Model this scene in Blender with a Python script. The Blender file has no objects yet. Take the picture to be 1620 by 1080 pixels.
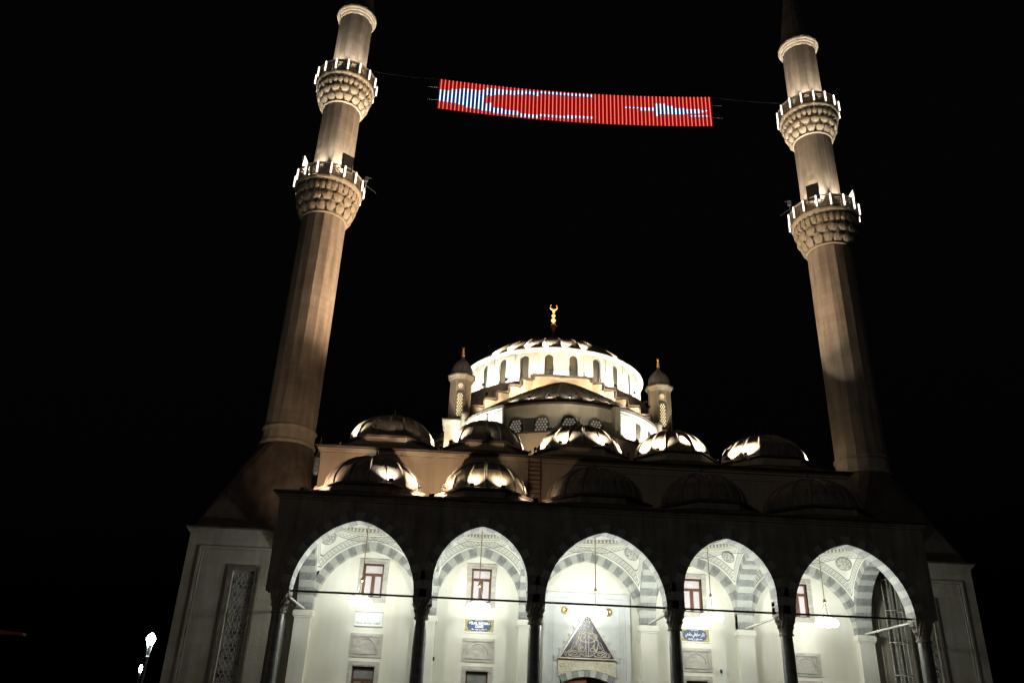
import bpy, bmesh, math, random
from math import sin, cos, pi, radians, sqrt, atan2, tan
from mathutils import Vector, Matrix
random.seed(11)
S = bpy.context.scene
COL = S.collection

# ------------------------------------------------------------------ camera
F_PX = 1291.43
PITCH, ROLL, YAW = 0.44760, 0.04112, 0.035026
cd = bpy.data.cameras.new('camera')
cam = bpy.data.objects.new('camera', cd)
COL.objects.link(cam)
cd.sensor_width = 36.0
cd.lens = F_PX / 1620 * 36
cd.clip_end = 3000
Fv = Vector((sin(YAW) * cos(PITCH), cos(YAW) * cos(PITCH), sin(PITCH)))
Rv = Vector((cos(YAW), -sin(YAW), 0))
Uv = Rv.cross(Fv)
R2 = cos(ROLL) * Rv + sin(ROLL) * Uv
U2 = -sin(ROLL) * Rv + cos(ROLL) * Uv
mw = Matrix((R2, U2, -Fv)).transposed().to_4x4()
mw.translation = Vector((0, 0, 1.6))
cam.matrix_world = mw
S.camera = cam

# ------------------------------------------------------------------ night sky, faint facade fill, exposure
world = bpy.data.worlds.new('World')
S.world = world
world.use_nodes = True
wn = world.node_tree
wn.nodes.clear()
sky = wn.nodes.new('ShaderNodeTexSky')
sky.sky_type = 'NISHITA'
sky.sun_disc = False
sky.sun_elevation = radians(-4)
sky.sun_rotation = radians(200)
sky.air_density = 1.0
hs = wn.nodes.new('ShaderNodeHueSaturation')
hs.inputs['Saturation'].default_value = 0.25
bg = wn.nodes.new('ShaderNodeBackground')
bg.inputs['Strength'].default_value = 0.05
wo = wn.nodes.new('ShaderNodeOutputWorld')
wn.links.new(sky.outputs[0], hs.inputs['Color'])
wn.links.new(hs.outputs[0], bg.inputs['Color'])
wn.links.new(bg.outputs[0], wo.inputs['Surface'])
sl = bpy.data.lights.new('facade_fill', 'SUN')  # added faint sun lamp, stands in for ambient plaza light on the facade
sl.energy = 0.05
sl.angle = radians(0.5)
sl.color = (1, 0.93, 0.84)
so = bpy.data.objects.new('facade_fill', sl)
COL.objects.link(so)
so.rotation_euler = (radians(70), 0, radians(-24))
S.view_settings.view_transform = 'Standard'
S.view_settings.look = 'None'
S.view_settings.exposure = 0
S.view_settings.gamma = 1
S.view_settings.use_curve_mapping = False
try:
    S.cycles.use_denoising = True
    S.cycles.max_bounces = 6
    S.cycles.diffuse_bounces = 4
    S.cycles.caustics_reflective = False
    S.cycles.caustics_refractive = False
    S.cycles.sample_clamp_indirect = 4
    S.cycles.use_light_tree = True
except Exception:
    pass

# ------------------------------------------------------------------ power of the lamps (the lamps are built with their fixtures)
P_CHAND = 500.0
P_DOME = 1700.0
P_UP = 1150.0
P_DRUM = 300.0
WARM = (1, 0.68, 0.43)
CREAM = (1, 0.84, 0.62)
COOL = (0.96, 0.99, 0.94)
WHITE = (0.96, 1.0, 0.93)

# ------------------------------------------------------------------ materials
M = {}
def mat(name, col, rough=0.7, metal=0.0, var=0.12, scale=1.5, bump=0.0, bscale=12.0, stretch=None, emit=None, emits=0.0, spec=None, stain=0.0, joints=None):
    m = bpy.data.materials.new(name)
    m.use_nodes = True
    n = m.node_tree
    b = n.nodes['Principled BSDF']
    b.inputs['Roughness'].default_value = rough
    b.inputs['Metallic'].default_value = metal
    if spec is not None:
        b.inputs['Specular IOR Level'].default_value = spec
    tc = n.nodes.new('ShaderNodeTexCoord')
    mp = n.nodes.new('ShaderNodeMapping')
    n.links.new(tc.outputs['Object'], mp.inputs['Vector'])
    if stretch:
        mp.inputs['Scale'].default_value = stretch
    nz = n.nodes.new('ShaderNodeTexNoise')
    nz.inputs['Scale'].default_value = scale
    nz.inputs['Detail'].default_value = 6
    n.links.new(mp.outputs[0], nz.inputs['Vector'])
    cr = n.nodes.new('ShaderNodeValToRGB')
    lo = [max(0, c * (1 - var * 1.6)) for c in col]
    hi = [min(1, c * (1 + var)) for c in col]
    cr.color_ramp.elements[0].position = 0.3
    cr.color_ramp.elements[1].position = 0.7
    cr.color_ramp.elements[0].color = (*lo, 1)
    cr.color_ramp.elements[1].color = (*hi, 1)
    n.links.new(nz.outputs['Fac'], cr.inputs['Fac'])
    out = cr.outputs[0]
    if stain > 0:                      # vertical rain stains and soot
        mp2 = n.nodes.new('ShaderNodeMapping')
        mp2.inputs['Scale'].default_value = (2.2, 2.2, 0.22)
        n.links.new(tc.outputs['Object'], mp2.inputs['Vector'])
        n2 = n.nodes.new('ShaderNodeTexNoise')
        n2.inputs['Scale'].default_value = 1.3
        n2.inputs['Detail'].default_value = 8
        n.links.new(mp2.outputs[0], n2.inputs['Vector'])
        r2 = n.nodes.new('ShaderNodeValToRGB')
        r2.color_ramp.elements[0].position = 0.35
        r2.color_ramp.elements[1].position = 0.62
        v = 1 - stain
        r2.color_ramp.elements[0].color = (v, v * 0.97, v * 0.92, 1)
        r2.color_ramp.elements[1].color = (1, 1, 1, 1)
        n.links.new(n2.outputs['Fac'], r2.inputs['Fac'])
        mx = n.nodes.new('ShaderNodeMixRGB')
        mx.blend_type = 'MULTIPLY'
        mx.inputs[0].default_value = 1
        n.links.new(out, mx.inputs[1])
        n.links.new(r2.outputs[0], mx.inputs[2])
        out = mx.outputs[0]
    if joints:                         # ashlar courses, fine relief only
        jw, jh, dark = joints
        sx = n.nodes.new('ShaderNodeSeparateXYZ')
        n.links.new(tc.outputs['Object'], sx.inputs[0])
        cb = n.nodes.new('ShaderNodeCombineXYZ')
        ad = n.nodes.new('ShaderNodeMath')
        ad.operation = 'ADD'
        n.links.new(sx.outputs['X'], ad.inputs[0])
        n.links.new(sx.outputs['Y'], ad.inputs[1])
        n.links.new(ad.outputs[0], cb.inputs['X'])
        n.links.new(sx.outputs['Z'], cb.inputs['Y'])
        br = n.nodes.new('ShaderNodeTexBrick')
        br.inputs['Scale'].default_value = 1
        br.inputs['Brick Width'].default_value = jw
        br.inputs['Row Height'].default_value = jh
        br.inputs['Mortar Size'].default_value = 0.008
        br.inputs['Color1'].default_value = (1, 1, 1, 1)
        br.inputs['Color2'].default_value = (0.9, 0.9, 0.88, 1)
        br.inputs['Mortar'].default_value = (dark, dark, dark, 1)
        n.links.new(cb.outputs[0], br.inputs['Vector'])
        mx = n.nodes.new('ShaderNodeMixRGB')
        mx.blend_type = 'MULTIPLY'
        mx.inputs[0].default_value = 1
        n.links.new(out, mx.inputs[1])
        n.links.new(br.outputs['Color'], mx.inputs[2])
        out = mx.outputs[0]
    n.links.new(out, b.inputs['Base Color'])
    if bump > 0:
        nb = n.nodes.new('ShaderNodeTexNoise')
        nb.inputs['Scale'].default_value = bscale
        nb.inputs['Detail'].default_value = 8
        n.links.new(mp.outputs[0], nb.inputs['Vector'])
        bp = n.nodes.new('ShaderNodeBump')
        bp.inputs['Strength'].default_value = bump
        bp.inputs['Distance'].default_value = 0.05
        n.links.new(nb.outputs['Fac'], bp.inputs['Height'])
        n.links.new(bp.outputs[0], b.inputs['Normal'])
    if emit:
        b.inputs['Emission Color'].default_value = (*emit, 1)
        b.inputs['Emission Strength'].default_value = emits
    M[name] = m
    return m

mat('limestone', (0.47, 0.40, 0.335), 0.85, var=0.10, scale=1.2, bump=0.25, bscale=20, stain=0.34, joints=(0.9, 0.42, 0.62))
mat('carved_limestone', (0.48, 0.42, 0.33), 0.85, var=0.12, scale=3, bump=0.3, bscale=25)
mat('facade_stone', (0.38, 0.35, 0.30), 0.85, var=0.16, scale=0.9, bump=0.3, bscale=14, stain=0.35, joints=(1.15, .52, .7))
mat('tower_stone', (0.42, 0.40, 0.33), 0.85, var=0.10, scale=0.9, bump=0.3, bscale=14, stain=0.2, joints=(1.4, 0.62, 0.8))
mat('cream_plaster', (0.75, 0.75, 0.66), 0.85, var=0.03, scale=0.7, bump=0.08, bscale=30, stain=0.03)
mat('hall_plaster', (0.56, 0.47, 0.36), 0.85, var=0.06, scale=0.8, bump=0.15, bscale=30, stain=0.12)
mat('drum_plaster', (0.72, 0.70, 0.60), 0.85, var=0.05, scale=1, bump=0.1, bscale=30, stain=0.1)
mat('grey_voussoir', (0.25, 0.262, 0.25), 0.6, var=0.22, scale=5, bump=0.15, bscale=40)
mat('pale_voussoir', (0.44, 0.452, 0.41), 0.65, var=0.10, scale=4, bump=0.15, bscale=40)
mat('grey_marble', (0.47, 0.45, 0.39), 0.5, var=0.16, scale=3, bump=0.1, bscale=40, stretch=(1, 1, 2.5))
mat('portal_marble', (0.62, 0.64, 0.62), 0.45, var=0.06, scale=2.5, bump=0.05)
mat('relief_marble', (0.60, 0.57, 0.42), 0.5, var=0.10, scale=8, bump=0.6, bscale=14)
mat('column_stone', (0.20, 0.205, 0.19), 0.35, var=0.25, scale=3, bump=0.05)
mat('lead_sheet', (0.24, 0.215, 0.19), 0.68, metal=0.1, var=0.25, scale=1.6, bump=0.3, bscale=5, stretch=(3, 3, 0.5), stain=0.25)
mat('dark_lead', (0.13, 0.105, 0.095), 0.6, metal=0.3, var=0.3, scale=1.5, bump=0.2, bscale=6)
mat('gilt', (0.85, 0.42, 0.14), 0.35, metal=0.35, var=0.15, scale=8)
mat('green_bronze', (0.10, 0.13, 0.11), 0.5, metal=0.6, var=0.2, scale=8)
mat('rust_metal', (0.20, 0.07, 0.04), 0.6, metal=0.2, var=0.2, scale=9)
mat('brown_wood', (0.115, 0.048, 0.026), 0.45, var=0.25, scale=4, stretch=(4, 4, 0.5), bump=0.1)
mat('door_wood', (0.30, 0.105, 0.045), 0.4, var=0.25, scale=4, stretch=(6, 6, 0.5), bump=0.1)
mat('curtain_pane', (0.66, 0.60, 0.61), 0.25, var=0.05, scale=2)
mat('dark_pane', (0.05, 0.05, 0.05), 0.12, var=0.3, scale=1.2, spec=0.7)
mat('grey_pane', (0.30, 0.31, 0.28), 0.15, var=0.2, scale=1.2, spec=0.6)
mat('drum_glass', (0.075, 0.06, 0.038), 0.7, var=0.2, scale=4)
mat('brown_grille', (0.20, 0.165, 0.115), 0.8, var=0.15, scale=6)
mat('railing_stone', (0.24, 0.19, 0.135), 0.85, var=0.2, scale=6)
mat('window_surround', (0.17, 0.15, 0.115), 0.8, var=0.2, scale=4, bump=0.2)
mat('patterned_pane', (0.30, 0.30, 0.27), 0.25, var=0.75, scale=2.6, spec=0.8)
mat('dark_brown_stone', (0.13, 0.105, 0.085), 0.9, var=0.2, scale=1.2, bump=0.3, stain=0.35)  # darker and browner than the shaft limestone
mat('iron', (0.03, 0.032, 0.03), 0.6, var=0.3, scale=6)
mat('painted_iron', (0.45, 0.45, 0.40), 0.5, var=0.1, scale=6)
mat('brass', (0.42, 0.33, 0.16), 0.35, metal=0.8, var=0.1, scale=6)
mat('white_metal', (0.62, 0.62, 0.58), 0.5, var=0.1, scale=6)
mat('black_mesh', (0.03, 0.03, 0.03), 0.8, var=0.2, scale=6)
mat('grey_metal', (0.32, 0.34, 0.33), 0.4, metal=0.5, var=0.2, scale=6)
mat('globe_glass', (0.9, 0.9, 0.85), 0.3, emit=(1, 1, 0.90), emits=9)
mat('led_bar', (0.9, 0.9, 0.85), 0.4, emit=(1, 0.93, 0.80), emits=2.4)
mat('lens_glow', (0.9, 0.9, 0.85), 0.4, emit=(1, 0.92, 0.75), emits=4)
mat('street_glow', (0.9, 0.95, 1), 0.4, emit=(0.86, 0.93, 1.0), emits=45)
mat('lit_roundel', (0.8, 0.75, 0.6), 0.4, emit=(1, 0.74, 0.36), emits=0.75)
mat('pale_roundel', (0.7, 0.7, 0.6), 0.4, emit=(1, 0.93, 0.75), emits=0.22)
mat('led_red', (0.5, 0.05, 0.05), 0.4, emit=(1, 0.20, 0.15), emits=1.25)
mat('led_white', (0.9, 0.9, 0.9), 0.4, emit=(0.70, 0.86, 1.0), emits=1.35)
mat('bloom_red', (0.08, 0.01, 0.01), 0.6, emit=(0.30, 0.0, 0.0), emits=0.75)  # LED bloom put into a glowing colour, red and navy
mat('bloom_navy', (0.01, 0.01, 0.04), 0.6, emit=(0.0, 0.015, 0.075), emits=1.0)
mat('sign_white', (0.78, 0.80, 0.78), 0.8, var=0.02, scale=3)
mat('sign_ivory', (0.80, 0.78, 0.62), 0.35, var=0.03, scale=3)
mat('tile_gold', (0.40, 0.34, 0.15), 0.6, var=0.3, scale=14)
mat('tile_blue', (0.04, 0.075, 0.17), 0.6, var=0.2, scale=6)
mat('sign_grey', (0.25, 0.26, 0.25), 0.5, var=0.05)
mat('sign_pale_grey', (0.60, 0.64, 0.62), 0.5, var=0.05)
mat('script_white', (0.85, 0.85, 0.80), 0.4, var=0.02)
mat('navy_field', (0.045, 0.042, 0.075), 0.35, var=0.2, scale=4)
mat('script_gilt', (0.66, 0.60, 0.47), 0.35, metal=0.3, var=0.12, scale=5)
mat('paving', (0.16, 0.15, 0.14), 0.8, var=0.2, scale=0.6, bump=0.2, joints=(0.6, 0.6, 0.6))
mat('red_awning', (0.28, 0.06, 0.045), 0.7, var=0.2, scale=2)
mat('pole_paint', (0.05, 0.06, 0.055), 0.5, var=0.2, scale=3)
mat('leaf', (0.045, 0.06, 0.035), 0.8, var=0.4, scale=2)
mat('bark', (0.08, 0.06, 0.045), 0.9, var=0.3, scale=5)

def vault_material():
    m = bpy.data.materials.new('painted_vault')
    m.use_nodes = True
    n = m.node_tree
    L = n.links.new
    b = n.nodes['Principled BSDF']
    b.inputs['Roughness'].default_value = 0.8
    def math_(op, a, bb=None, c=None):
        q = n.nodes.new('ShaderNodeMath')
        q.operation = op
        for i, v in enumerate((a, bb, c)):
            if v is None:
                continue
            if isinstance(v, (int, float)):
                q.inputs[i].default_value = v
            else:
                L(v, q.inputs[i])
        return q.outputs[0]
    def band(uvname, lo, hi, per):
        uv = n.nodes.new('ShaderNodeUVMap')
        uv.uv_map = uvname
        sp = n.nodes.new('ShaderNodeSeparateXYZ')
        L(uv.outputs[0], sp.inputs[0])
        u, v = sp.outputs[0], sp.outputs[1]
        inb = math_('MULTIPLY', math_('GREATER_THAN', v, lo), math_('LESS_THAN', v, hi))
        t = math_('DIVIDE', math_('SUBTRACT', v, lo), hi - lo)
        edge = math_('MAXIMUM', math_('LESS_THAN', t, 0.10), math_('GREATER_THAN', t, 0.90))
        # running interlace: two sine threads and diamonds between them
        ph = math_('MULTIPLY', u, 2 * pi / per)
        s1 = math_('MULTIPLY_ADD', math_('SINE', ph), 0.24, 0.5)
        s2 = math_('MULTIPLY_ADD', math_('SINE', ph), -0.24, 0.5)
        th1 = math_('LESS_THAN', math_('ABSOLUTE', math_('SUBTRACT', t, s1)), 0.085)
        th2 = math_('LESS_THAN', math_('ABSOLUTE', math_('SUBTRACT', t, s2)), 0.085)
        vo = n.nodes.new('ShaderNodeTexVoronoi')
        vo.inputs['Scale'].default_value = 13
        L(uv.outputs[0], vo.inputs['Vector'])
        dots = math_('LESS_THAN', vo.outputs['Distance'], 0.26)
        pat = math_('MAXIMUM', math_('MAXIMUM', th1, th2), math_('MULTIPLY', dots, 0.5))
        ink = math_('MAXIMUM', math_('MULTIPLY', edge, 0.9), math_('MULTIPLY', pat, 0.5))
        ink = math_('MAXIMUM', ink, 0.06)
        return math_('MULTIPLY', inb, ink)
    a = band('arch', 0.10, 0.42, 0.40)
    c = band('ring', 0.06, 0.36, 0.40)
    ink = math_('MAXIMUM', a, c)
    mx = n.nodes.new('ShaderNodeMixRGB')
    L(ink, mx.inputs[0])
    mx.inputs[1].default_value = (0.74, 0.74, 0.66, 1)
    mx.inputs[2].default_value = (0.10, 0.115, 0.105, 1)
    L(mx.outputs[0], b.inputs['Base Color'])
    M['painted_vault'] = m
    # roundel: arabesque by rings and petals on UV
    m = bpy.data.materials.new('painted_roundel')
    m.use_nodes = True
    n = m.node_tree
    L = n.links.new
    b = n.nodes['Principled BSDF']
    tc = n.nodes.new('ShaderNodeTexCoord')
    vo = n.nodes.new('ShaderNodeTexVoronoi')
    vo.feature = 'DISTANCE_TO_EDGE'
    vo.inputs['Scale'].default_value = 8
    L(tc.outputs['Object'], vo.inputs['Vector'])
    cr = n.nodes.new('ShaderNodeValToRGB')
    cr.color_ramp.elements[0].position = 0.06
    cr.color_ramp.elements[0].color = (0.55, 0.55, 0.47, 1)
    cr.color_ramp.elements[1].position = 0.16
    cr.color_ramp.elements[1].color = (0.22, 0.225, 0.20, 1)
    L(vo.outputs['Distance'], cr.inputs[0])
    L(cr.outputs[0], b.inputs['Base Color'])
    b.inputs['Roughness'].default_value = 0.8
    M['painted_roundel'] = m
vault_material()

# ------------------------------------------------------------------ mesh and object helpers
class MB:
    def __init__(s):
        s.v, s.f, s.m = [], [], []
    def add(s, vs, fs, m=0):
        k = len(s.v)
        s.v += [tuple(p) for p in vs]
        for f in fs:
            s.f.append(tuple(k + i for i in f))
            s.m.append(m)
        return s
    def box(s, x0, x1, y0, y1, z0, z1, m=0):
        return s.add([(x0, y0, z0), (x1, y0, z0), (x1, y1, z0), (x0, y1, z0), (x0, y0, z1), (x1, y0, z1), (x1, y1, z1), (x0, y1, z1)],
                     [(0, 3, 2, 1), (4, 5, 6, 7), (0, 1, 5, 4), (1, 2, 6, 5), (2, 3, 7, 6), (3, 0, 4, 7)], m)
    def loft(s, rings, m=0, closed=True, cap0=True, cap1=True):
        n = len(rings[0])
        vs = [p for r in rings for p in r]
        fs = []
        for i in range(len(rings) - 1):
            for j in range(n if closed else n - 1):
                a, b = i * n + j, i * n + (j + 1) % n
                fs.append((a, b, b + n, a + n))
        if cap0:
            fs.append(tuple(reversed(range(n))))
        if cap1:
            fs.append(tuple(range((len(rings) - 1) * n, len(rings) * n)))
        return s.add(vs, fs, m)
    def lathe(s, prof, n=24, cx=0, cy=0, m=0, a0=0.0, cap0=True, cap1=True):
        rings = []
        for r, z in prof:
            r = max(r, 1e-4)
            rings.append([(cx + r * cos(a0 + 2 * pi * i / n), cy + r * sin(a0 + 2 * pi * i / n), z) for i in range(n)])
        return s.loft(rings, m, True, cap0, cap1)
    def tube(s, pts, r, n=6, m=0):
        pts = [Vector(p) for p in pts]
        rings = []
        for i, p in enumerate(pts):
            d = (pts[min(i + 1, len(pts) - 1)] - pts[max(i - 1, 0)]).normalized()
            u = d.cross(Vector((0, 0, 1)))
            if u.length < 1e-3:
                u = Vector((1, 0, 0))
            u.normalize()
            w = d.cross(u)
            rr = r[i] if isinstance(r, (list, tuple)) else r
            rings.append([tuple(p + rr * (cos(2 * pi * k / n) * u + sin(2 * pi * k / n) * w)) for k in range(n)])
        return s.loft(rings, m)
    def prism(s, poly, y0, y1, m=0, axis='y'):
        n = len(poly)
        if axis == 'y':
            a = [(x, y0, z) for x, z in poly]
            b = [(x, y1, z) for x, z in poly]
        elif axis == 'x':
            a = [(y0, x, z) for x, z in poly]
            b = [(y1, x, z) for x, z in poly]
        else:
            a = [(x, z, y0) for x, z in poly]
            b = [(x, z, y1) for x, z in poly]
        return s.loft([a, b], m)
    def mesh(s, name, mats, smooth=None):
        me = bpy.data.meshes.new(name)
        me.from_pydata(s.v, [], s.f)
        for q in (mats if isinstance(mats, (list, tuple)) else [mats]):
            me.materials.append(M[q])
        if any(s.m):
            me.polygons.foreach_set('material_index', s.m)
        bm = bmesh.new()
        bm.from_mesh(me)
        bmesh.ops.recalc_face_normals(bm, faces=bm.faces)
        bm.to_mesh(me)
        bm.free()
        if smooth:
            me.shade_smooth()
            me.set_sharp_from_angle(angle=radians(smooth))
        me.update()
        return me

W = {}                                           # world position of every object (only z rotations are used on parts)
def place(name, data, parent=None, at=None, rotz=0.0):
    o = bpy.data.objects.new(name, data)
    COL.objects.link(o)
    pw_ = W.get(parent.name, Vector((0, 0, 0))) if parent else Vector((0, 0, 0))
    at = Vector(at) if at is not None else Vector(pw_)
    W[o.name] = at
    if parent:
        o.parent = parent
    o.location = at - pw_
    o.rotation_euler = (0, 0, rotz)
    return o
def thing(name, label, cat, at=(0, 0, 0), group=None):
    o = place(name, None, None, at)
    o.empty_display_size = 0.3
    return tag(o, label, cat, group)
def tag(o, label, cat, group=None, kind=None):
    if label: o['label'] = label
    if cat: o['category'] = cat
    if group: o['group'] = group
    if kind: o['kind'] = kind
    return o
def part(mb, name, mats, parent, at=(0, 0, 0), rotz=0.0, smooth=None):
    """at = world position of the mesh's own origin"""
    return place(name, mb.mesh(name, mats, smooth), parent, at, rotz)
def lpart(mb, name, mats, parent, at=None, rotz=0.0, smooth=None):
    """the mesh is given in its parent's own coordinates"""
    return place(name, mb.mesh(name, mats, smooth), parent, at, rotz)
def text_mesh(body, size, m, bold=0.0, width=None):
    c = bpy.data.curves.new('text', 'FONT')
    c.body = body
    c.size = size
    c.align_x = 'CENTER'
    c.align_y = 'CENTER'
    c.extrude = 0.004
    c.offset = bold
    o = bpy.data.objects.new('text', c)
    COL.objects.link(o)
    dg = bpy.context.evaluated_depsgraph_get()
    me = bpy.data.meshes.new_from_object(o.evaluated_get(dg))
    bpy.data.objects.remove(o)
    xs = [v.co.x for v in me.vertices]
    k = (width / (max(xs) - min(xs))) if width else 1
    mid = (max(xs) + min(xs)) / 2
    for v in me.vertices:
        v.co = Vector(((v.co.x - mid) * k, -v.co.z, v.co.y))
    me.materials.clear()
    me.materials.append(M[m])
    return me
def lamp(kind, at, power, color, parent=None, target=None, angle=80, blend=0.7, radius=0.08, size=None):
    l = bpy.data.lights.new('light', kind)
    l.energy = power
    l.color = color
    if kind == 'SPOT':
        l.spot_size = radians(angle)
        l.spot_blend = blend
    if kind in ('SPOT', 'POINT'):
        l.shadow_soft_size = radius
    o = bpy.data.objects.new('light', l)
    COL.objects.link(o)
    at = Vector(at)
    if parent:
        o.parent = parent
        o.location = at - W[parent.name]
    else:
        o.location = at
    if target is not None:
        o.rotation_euler = (Vector(target) - at).to_track_quat('-Z', 'Y').to_euler()
    return o

_fl = {}
def floodlight(at, target, power, color, label, group=None, angle=85, blend=0.8, scale=1.0, glow='lens_glow'):
    """a small housing on a bracket, its glowing glass facing the target; the spot sits just in front of the glass"""
    at, target = Vector(at), Vector(target)
    d = (target - at).normalized()
    t = thing('floodlight', label, 'floodlight', at, group)
    key = (round(scale, 2), glow)
    if key not in _fl:
        h = MB().add([(-.13, -.10, -.09), (.13, -.10, -.09), (.13, .10, -.09), (-.13, .10, -.09), (-.16, -.13, .05), (.16, -.13, .05), (.16, .13, .05), (-.16, .13, .05)],
                     [(0, 3, 2, 1), (4, 5, 6, 7), (0, 1, 5, 4), (1, 2, 6, 5), (2, 3, 7, 6), (3, 0, 4, 7)])
        g = MB().box(-.14, .14, -.11, .11, .05, .056)
        k = MB().box(-.18, -.163, -.02, .02, -.22, .02).box(.163, .18, -.02, .02, -.22, .02).box(-.18, .18, -.02, .02, -.235, -.22)
        for mb in (h, g, k):
            mb.v = [(x * scale, y * scale, z * scale) for x, y, z in mb.v]
        _fl[key] = (h.mesh('housing', 'iron'), g.mesh('glass', glow), k.mesh('bracket', 'iron'))
    rot = d.to_track_quat('Z', 'Y').to_euler()
    for nm, me in zip(('housing', 'glass', 'bracket'), _fl[key]):
        o = place(nm, me, t)
        if nm == 'bracket':
            o.rotation_euler = (0, 0, atan2(d.y, d.x) - pi / 2)
        else:
            o.rotation_euler = rot
    lamp('SPOT', at + d * 0.09 * scale, power, color, t, target, angle, blend, radius=0.05 * scale)
    return t

# ------------------------------------------------------------------ pointed arch
def arch_params(half, rise, stilt):
    r_ = rise - stilt
    e = max(0.0, (r_ * r_ - half * half) / (2 * half))
    return e, half + e, stilt
def arch_pt(half, rise, stilt, t, off=0.0):
    """t 0..1 left spring to right spring; off = outward offset; returns x, z(from springing)"""
    e, R, st = arch_params(half, rise, stilt)
    amax = math.acos(e / R) if R > 0 else pi / 2        # angle from horizontal at apex
    L1 = st
    L2 = R * amax
    tot = 2 * (L1 + L2)
    s = t * tot
    side = -1
    if s > tot / 2:
        s = tot - s
        side = 1
    if s <= L1:
        x, z, nx, nz = half, s, 1, 0
    else:
        a = (s - L1) / R
        x, z, nx, nz = -e + R * cos(a), st + R * sin(a), cos(a), sin(a)
    # offset profile meets on the axis
    x2, z2 = x + nx * off, z + nz * off
    if abs(t - 0.5) < 1e-6:
        x2, z2 = 0, z + off / max(nz, 0.3)
    return side * x2, z2
def arch_z(half, rise, stilt, x, off=0.0):
    e, R, st = arch_params(half, rise, stilt)
    x = abs(x)
    q = (R + off) ** 2 - (x + e) ** 2
    return st + sqrt(max(q, 0.0)) if q > 0 else 0.0

X0 = 5.743
A, B, PW = 2.618, 2.028, 0.773
ZS = 6.68                                    # springing
RISE, ST_W, ST_N = 3.10, 0.0, 0.70
BAND = 0.38
YF, YW = 36.0, 42.2                          # front face of the arcade, back wall
YP = 41.75                                   # face of the wall pilasters
widths = [2 * A, 2 * B, 2 * A, 2 * B, 2 * A]
xl = X0 - (sum(widths) + 4 * PW) / 2
BAYS = []
for w_ in widths:
    BAYS.append((xl, xl + w_))
    xl += w_ + PW
CXS = [BAYS[0][0] - PW / 2] + [(BAYS[i][1] + BAYS[i + 1][0]) / 2 for i in range(4)] + [BAYS[4][1] + PW / 2]
XL, XR = CXS[0] - 0.60, CXS[5] + 0.60

# ------------------------------------------------------------------ ground
g = MB()
g.add([(-900, -300, 0), (900, -300, 0), (900, 1500, 0), (-900, 1500, 0)], [(0, 1, 2, 3)])
o = part(g, 'ground', 'paving', None)
o['kind'] = 'structure'

# ------------------------------------------------------------------ arcade
arcade = thing('arcade', 'stone entrance arcade of five pointed arches lit from inside, in front of the mosque', 'arcade', (X0, YF, 0))
def voussoirs(n, half, rise, stilt, depth, out, notch, mk, parent, thick=BAND):
    """mk(x, z, y) -> world point; y in 0..depth"""
    mo = MB()                                        # recessed mortar bed that closes the joints
    nm_ = 40
    for k in range(nm_):
        q = [arch_pt(half, rise, stilt, k / nm_, .014), arch_pt(half, rise, stilt, (k + 1) / nm_, .014), arch_pt(half, rise, stilt, (k + 1) / nm_, thick - .01), arch_pt(half, rise, stilt, k / nm_, thick - .01)]
        mo.loft([[mk(x, z, .02) for x, z in q], [mk(x, z, depth - .02) for x, z in q]])
    part(mo, 'mortar_bed', 'facade_stone', parent)
    for i in range(n):
        th = thick + (notch if i % 2 == 0 else 0)
        e = 0.0012
        ts = [i / n + e, (i + .5) / n, (i + 1) / n - e]
        if i == n // 2:
            ts = [i / n + e, 0.5, (i + 1) / n - e]
        inn = [arch_pt(half, rise, stilt, t, 0.0) for t in ts]
        ou = [arch_pt(half, rise, stilt, t, th) for t in ts]
        poly = inn + ou[::-1]
        c = Vector(mk(sum(p[0] for p in poly) / 6, sum(p[1] for p in poly) / 6, depth / 2))
        fr = [Vector(mk(x, z, out)) - c for x, z in poly]
        bk = [Vector(mk(x, z, depth)) - c for x, z in poly]
        mb = MB().loft([fr, bk])
        part(mb, 'voussoir', 'grey_voussoir' if i % 2 == 0 else 'pale_voussoir', parent, c)

for bi, (xa, xb) in enumerate(BAYS):
    wide = bi % 2 == 0
    half, st, n = (A, ST_W, 27) if wide else (B, ST_N, 23)
    cx = (xa + xb) / 2
    # front arch
    ar = part(MB().add([(0, 0, 0)], []), 'front_arch', 'pale_voussoir', arcade, (cx, YF, ZS))
    voussoirs(n, half, RISE, st, PW, 0.0, 0.16, lambda x, z, y: (cx + x, YF + y, ZS + z), ar)
    # wall arch
    ar = part(MB().add([(0, 0, 0)], []), 'wall_arch', 'pale_voussoir', arcade, (cx, YP, ZS))
    voussoirs(n, half, RISE - .1, st, YW - YP - 0.004, 0.0, 0.0, lambda x, z, y: (cx + x, YP + y, ZS + z - .02), ar)
TH = (YP - (YF + PW)) / 2
TY = (YP + YF + PW) / 2
for i, cx in enumerate(CXS):
    ar = part(MB().add([(0, 0, 0)], []), 'cross_arch', 'pale_voussoir', arcade, (cx, TY, ZS))
    voussoirs(25, TH - .002, RISE - .05, 0.35, PW, 0.0, 0.0, lambda x, z, y: (cx - PW / 2 + y, TY + x, ZS + z - .02), ar)

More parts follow.
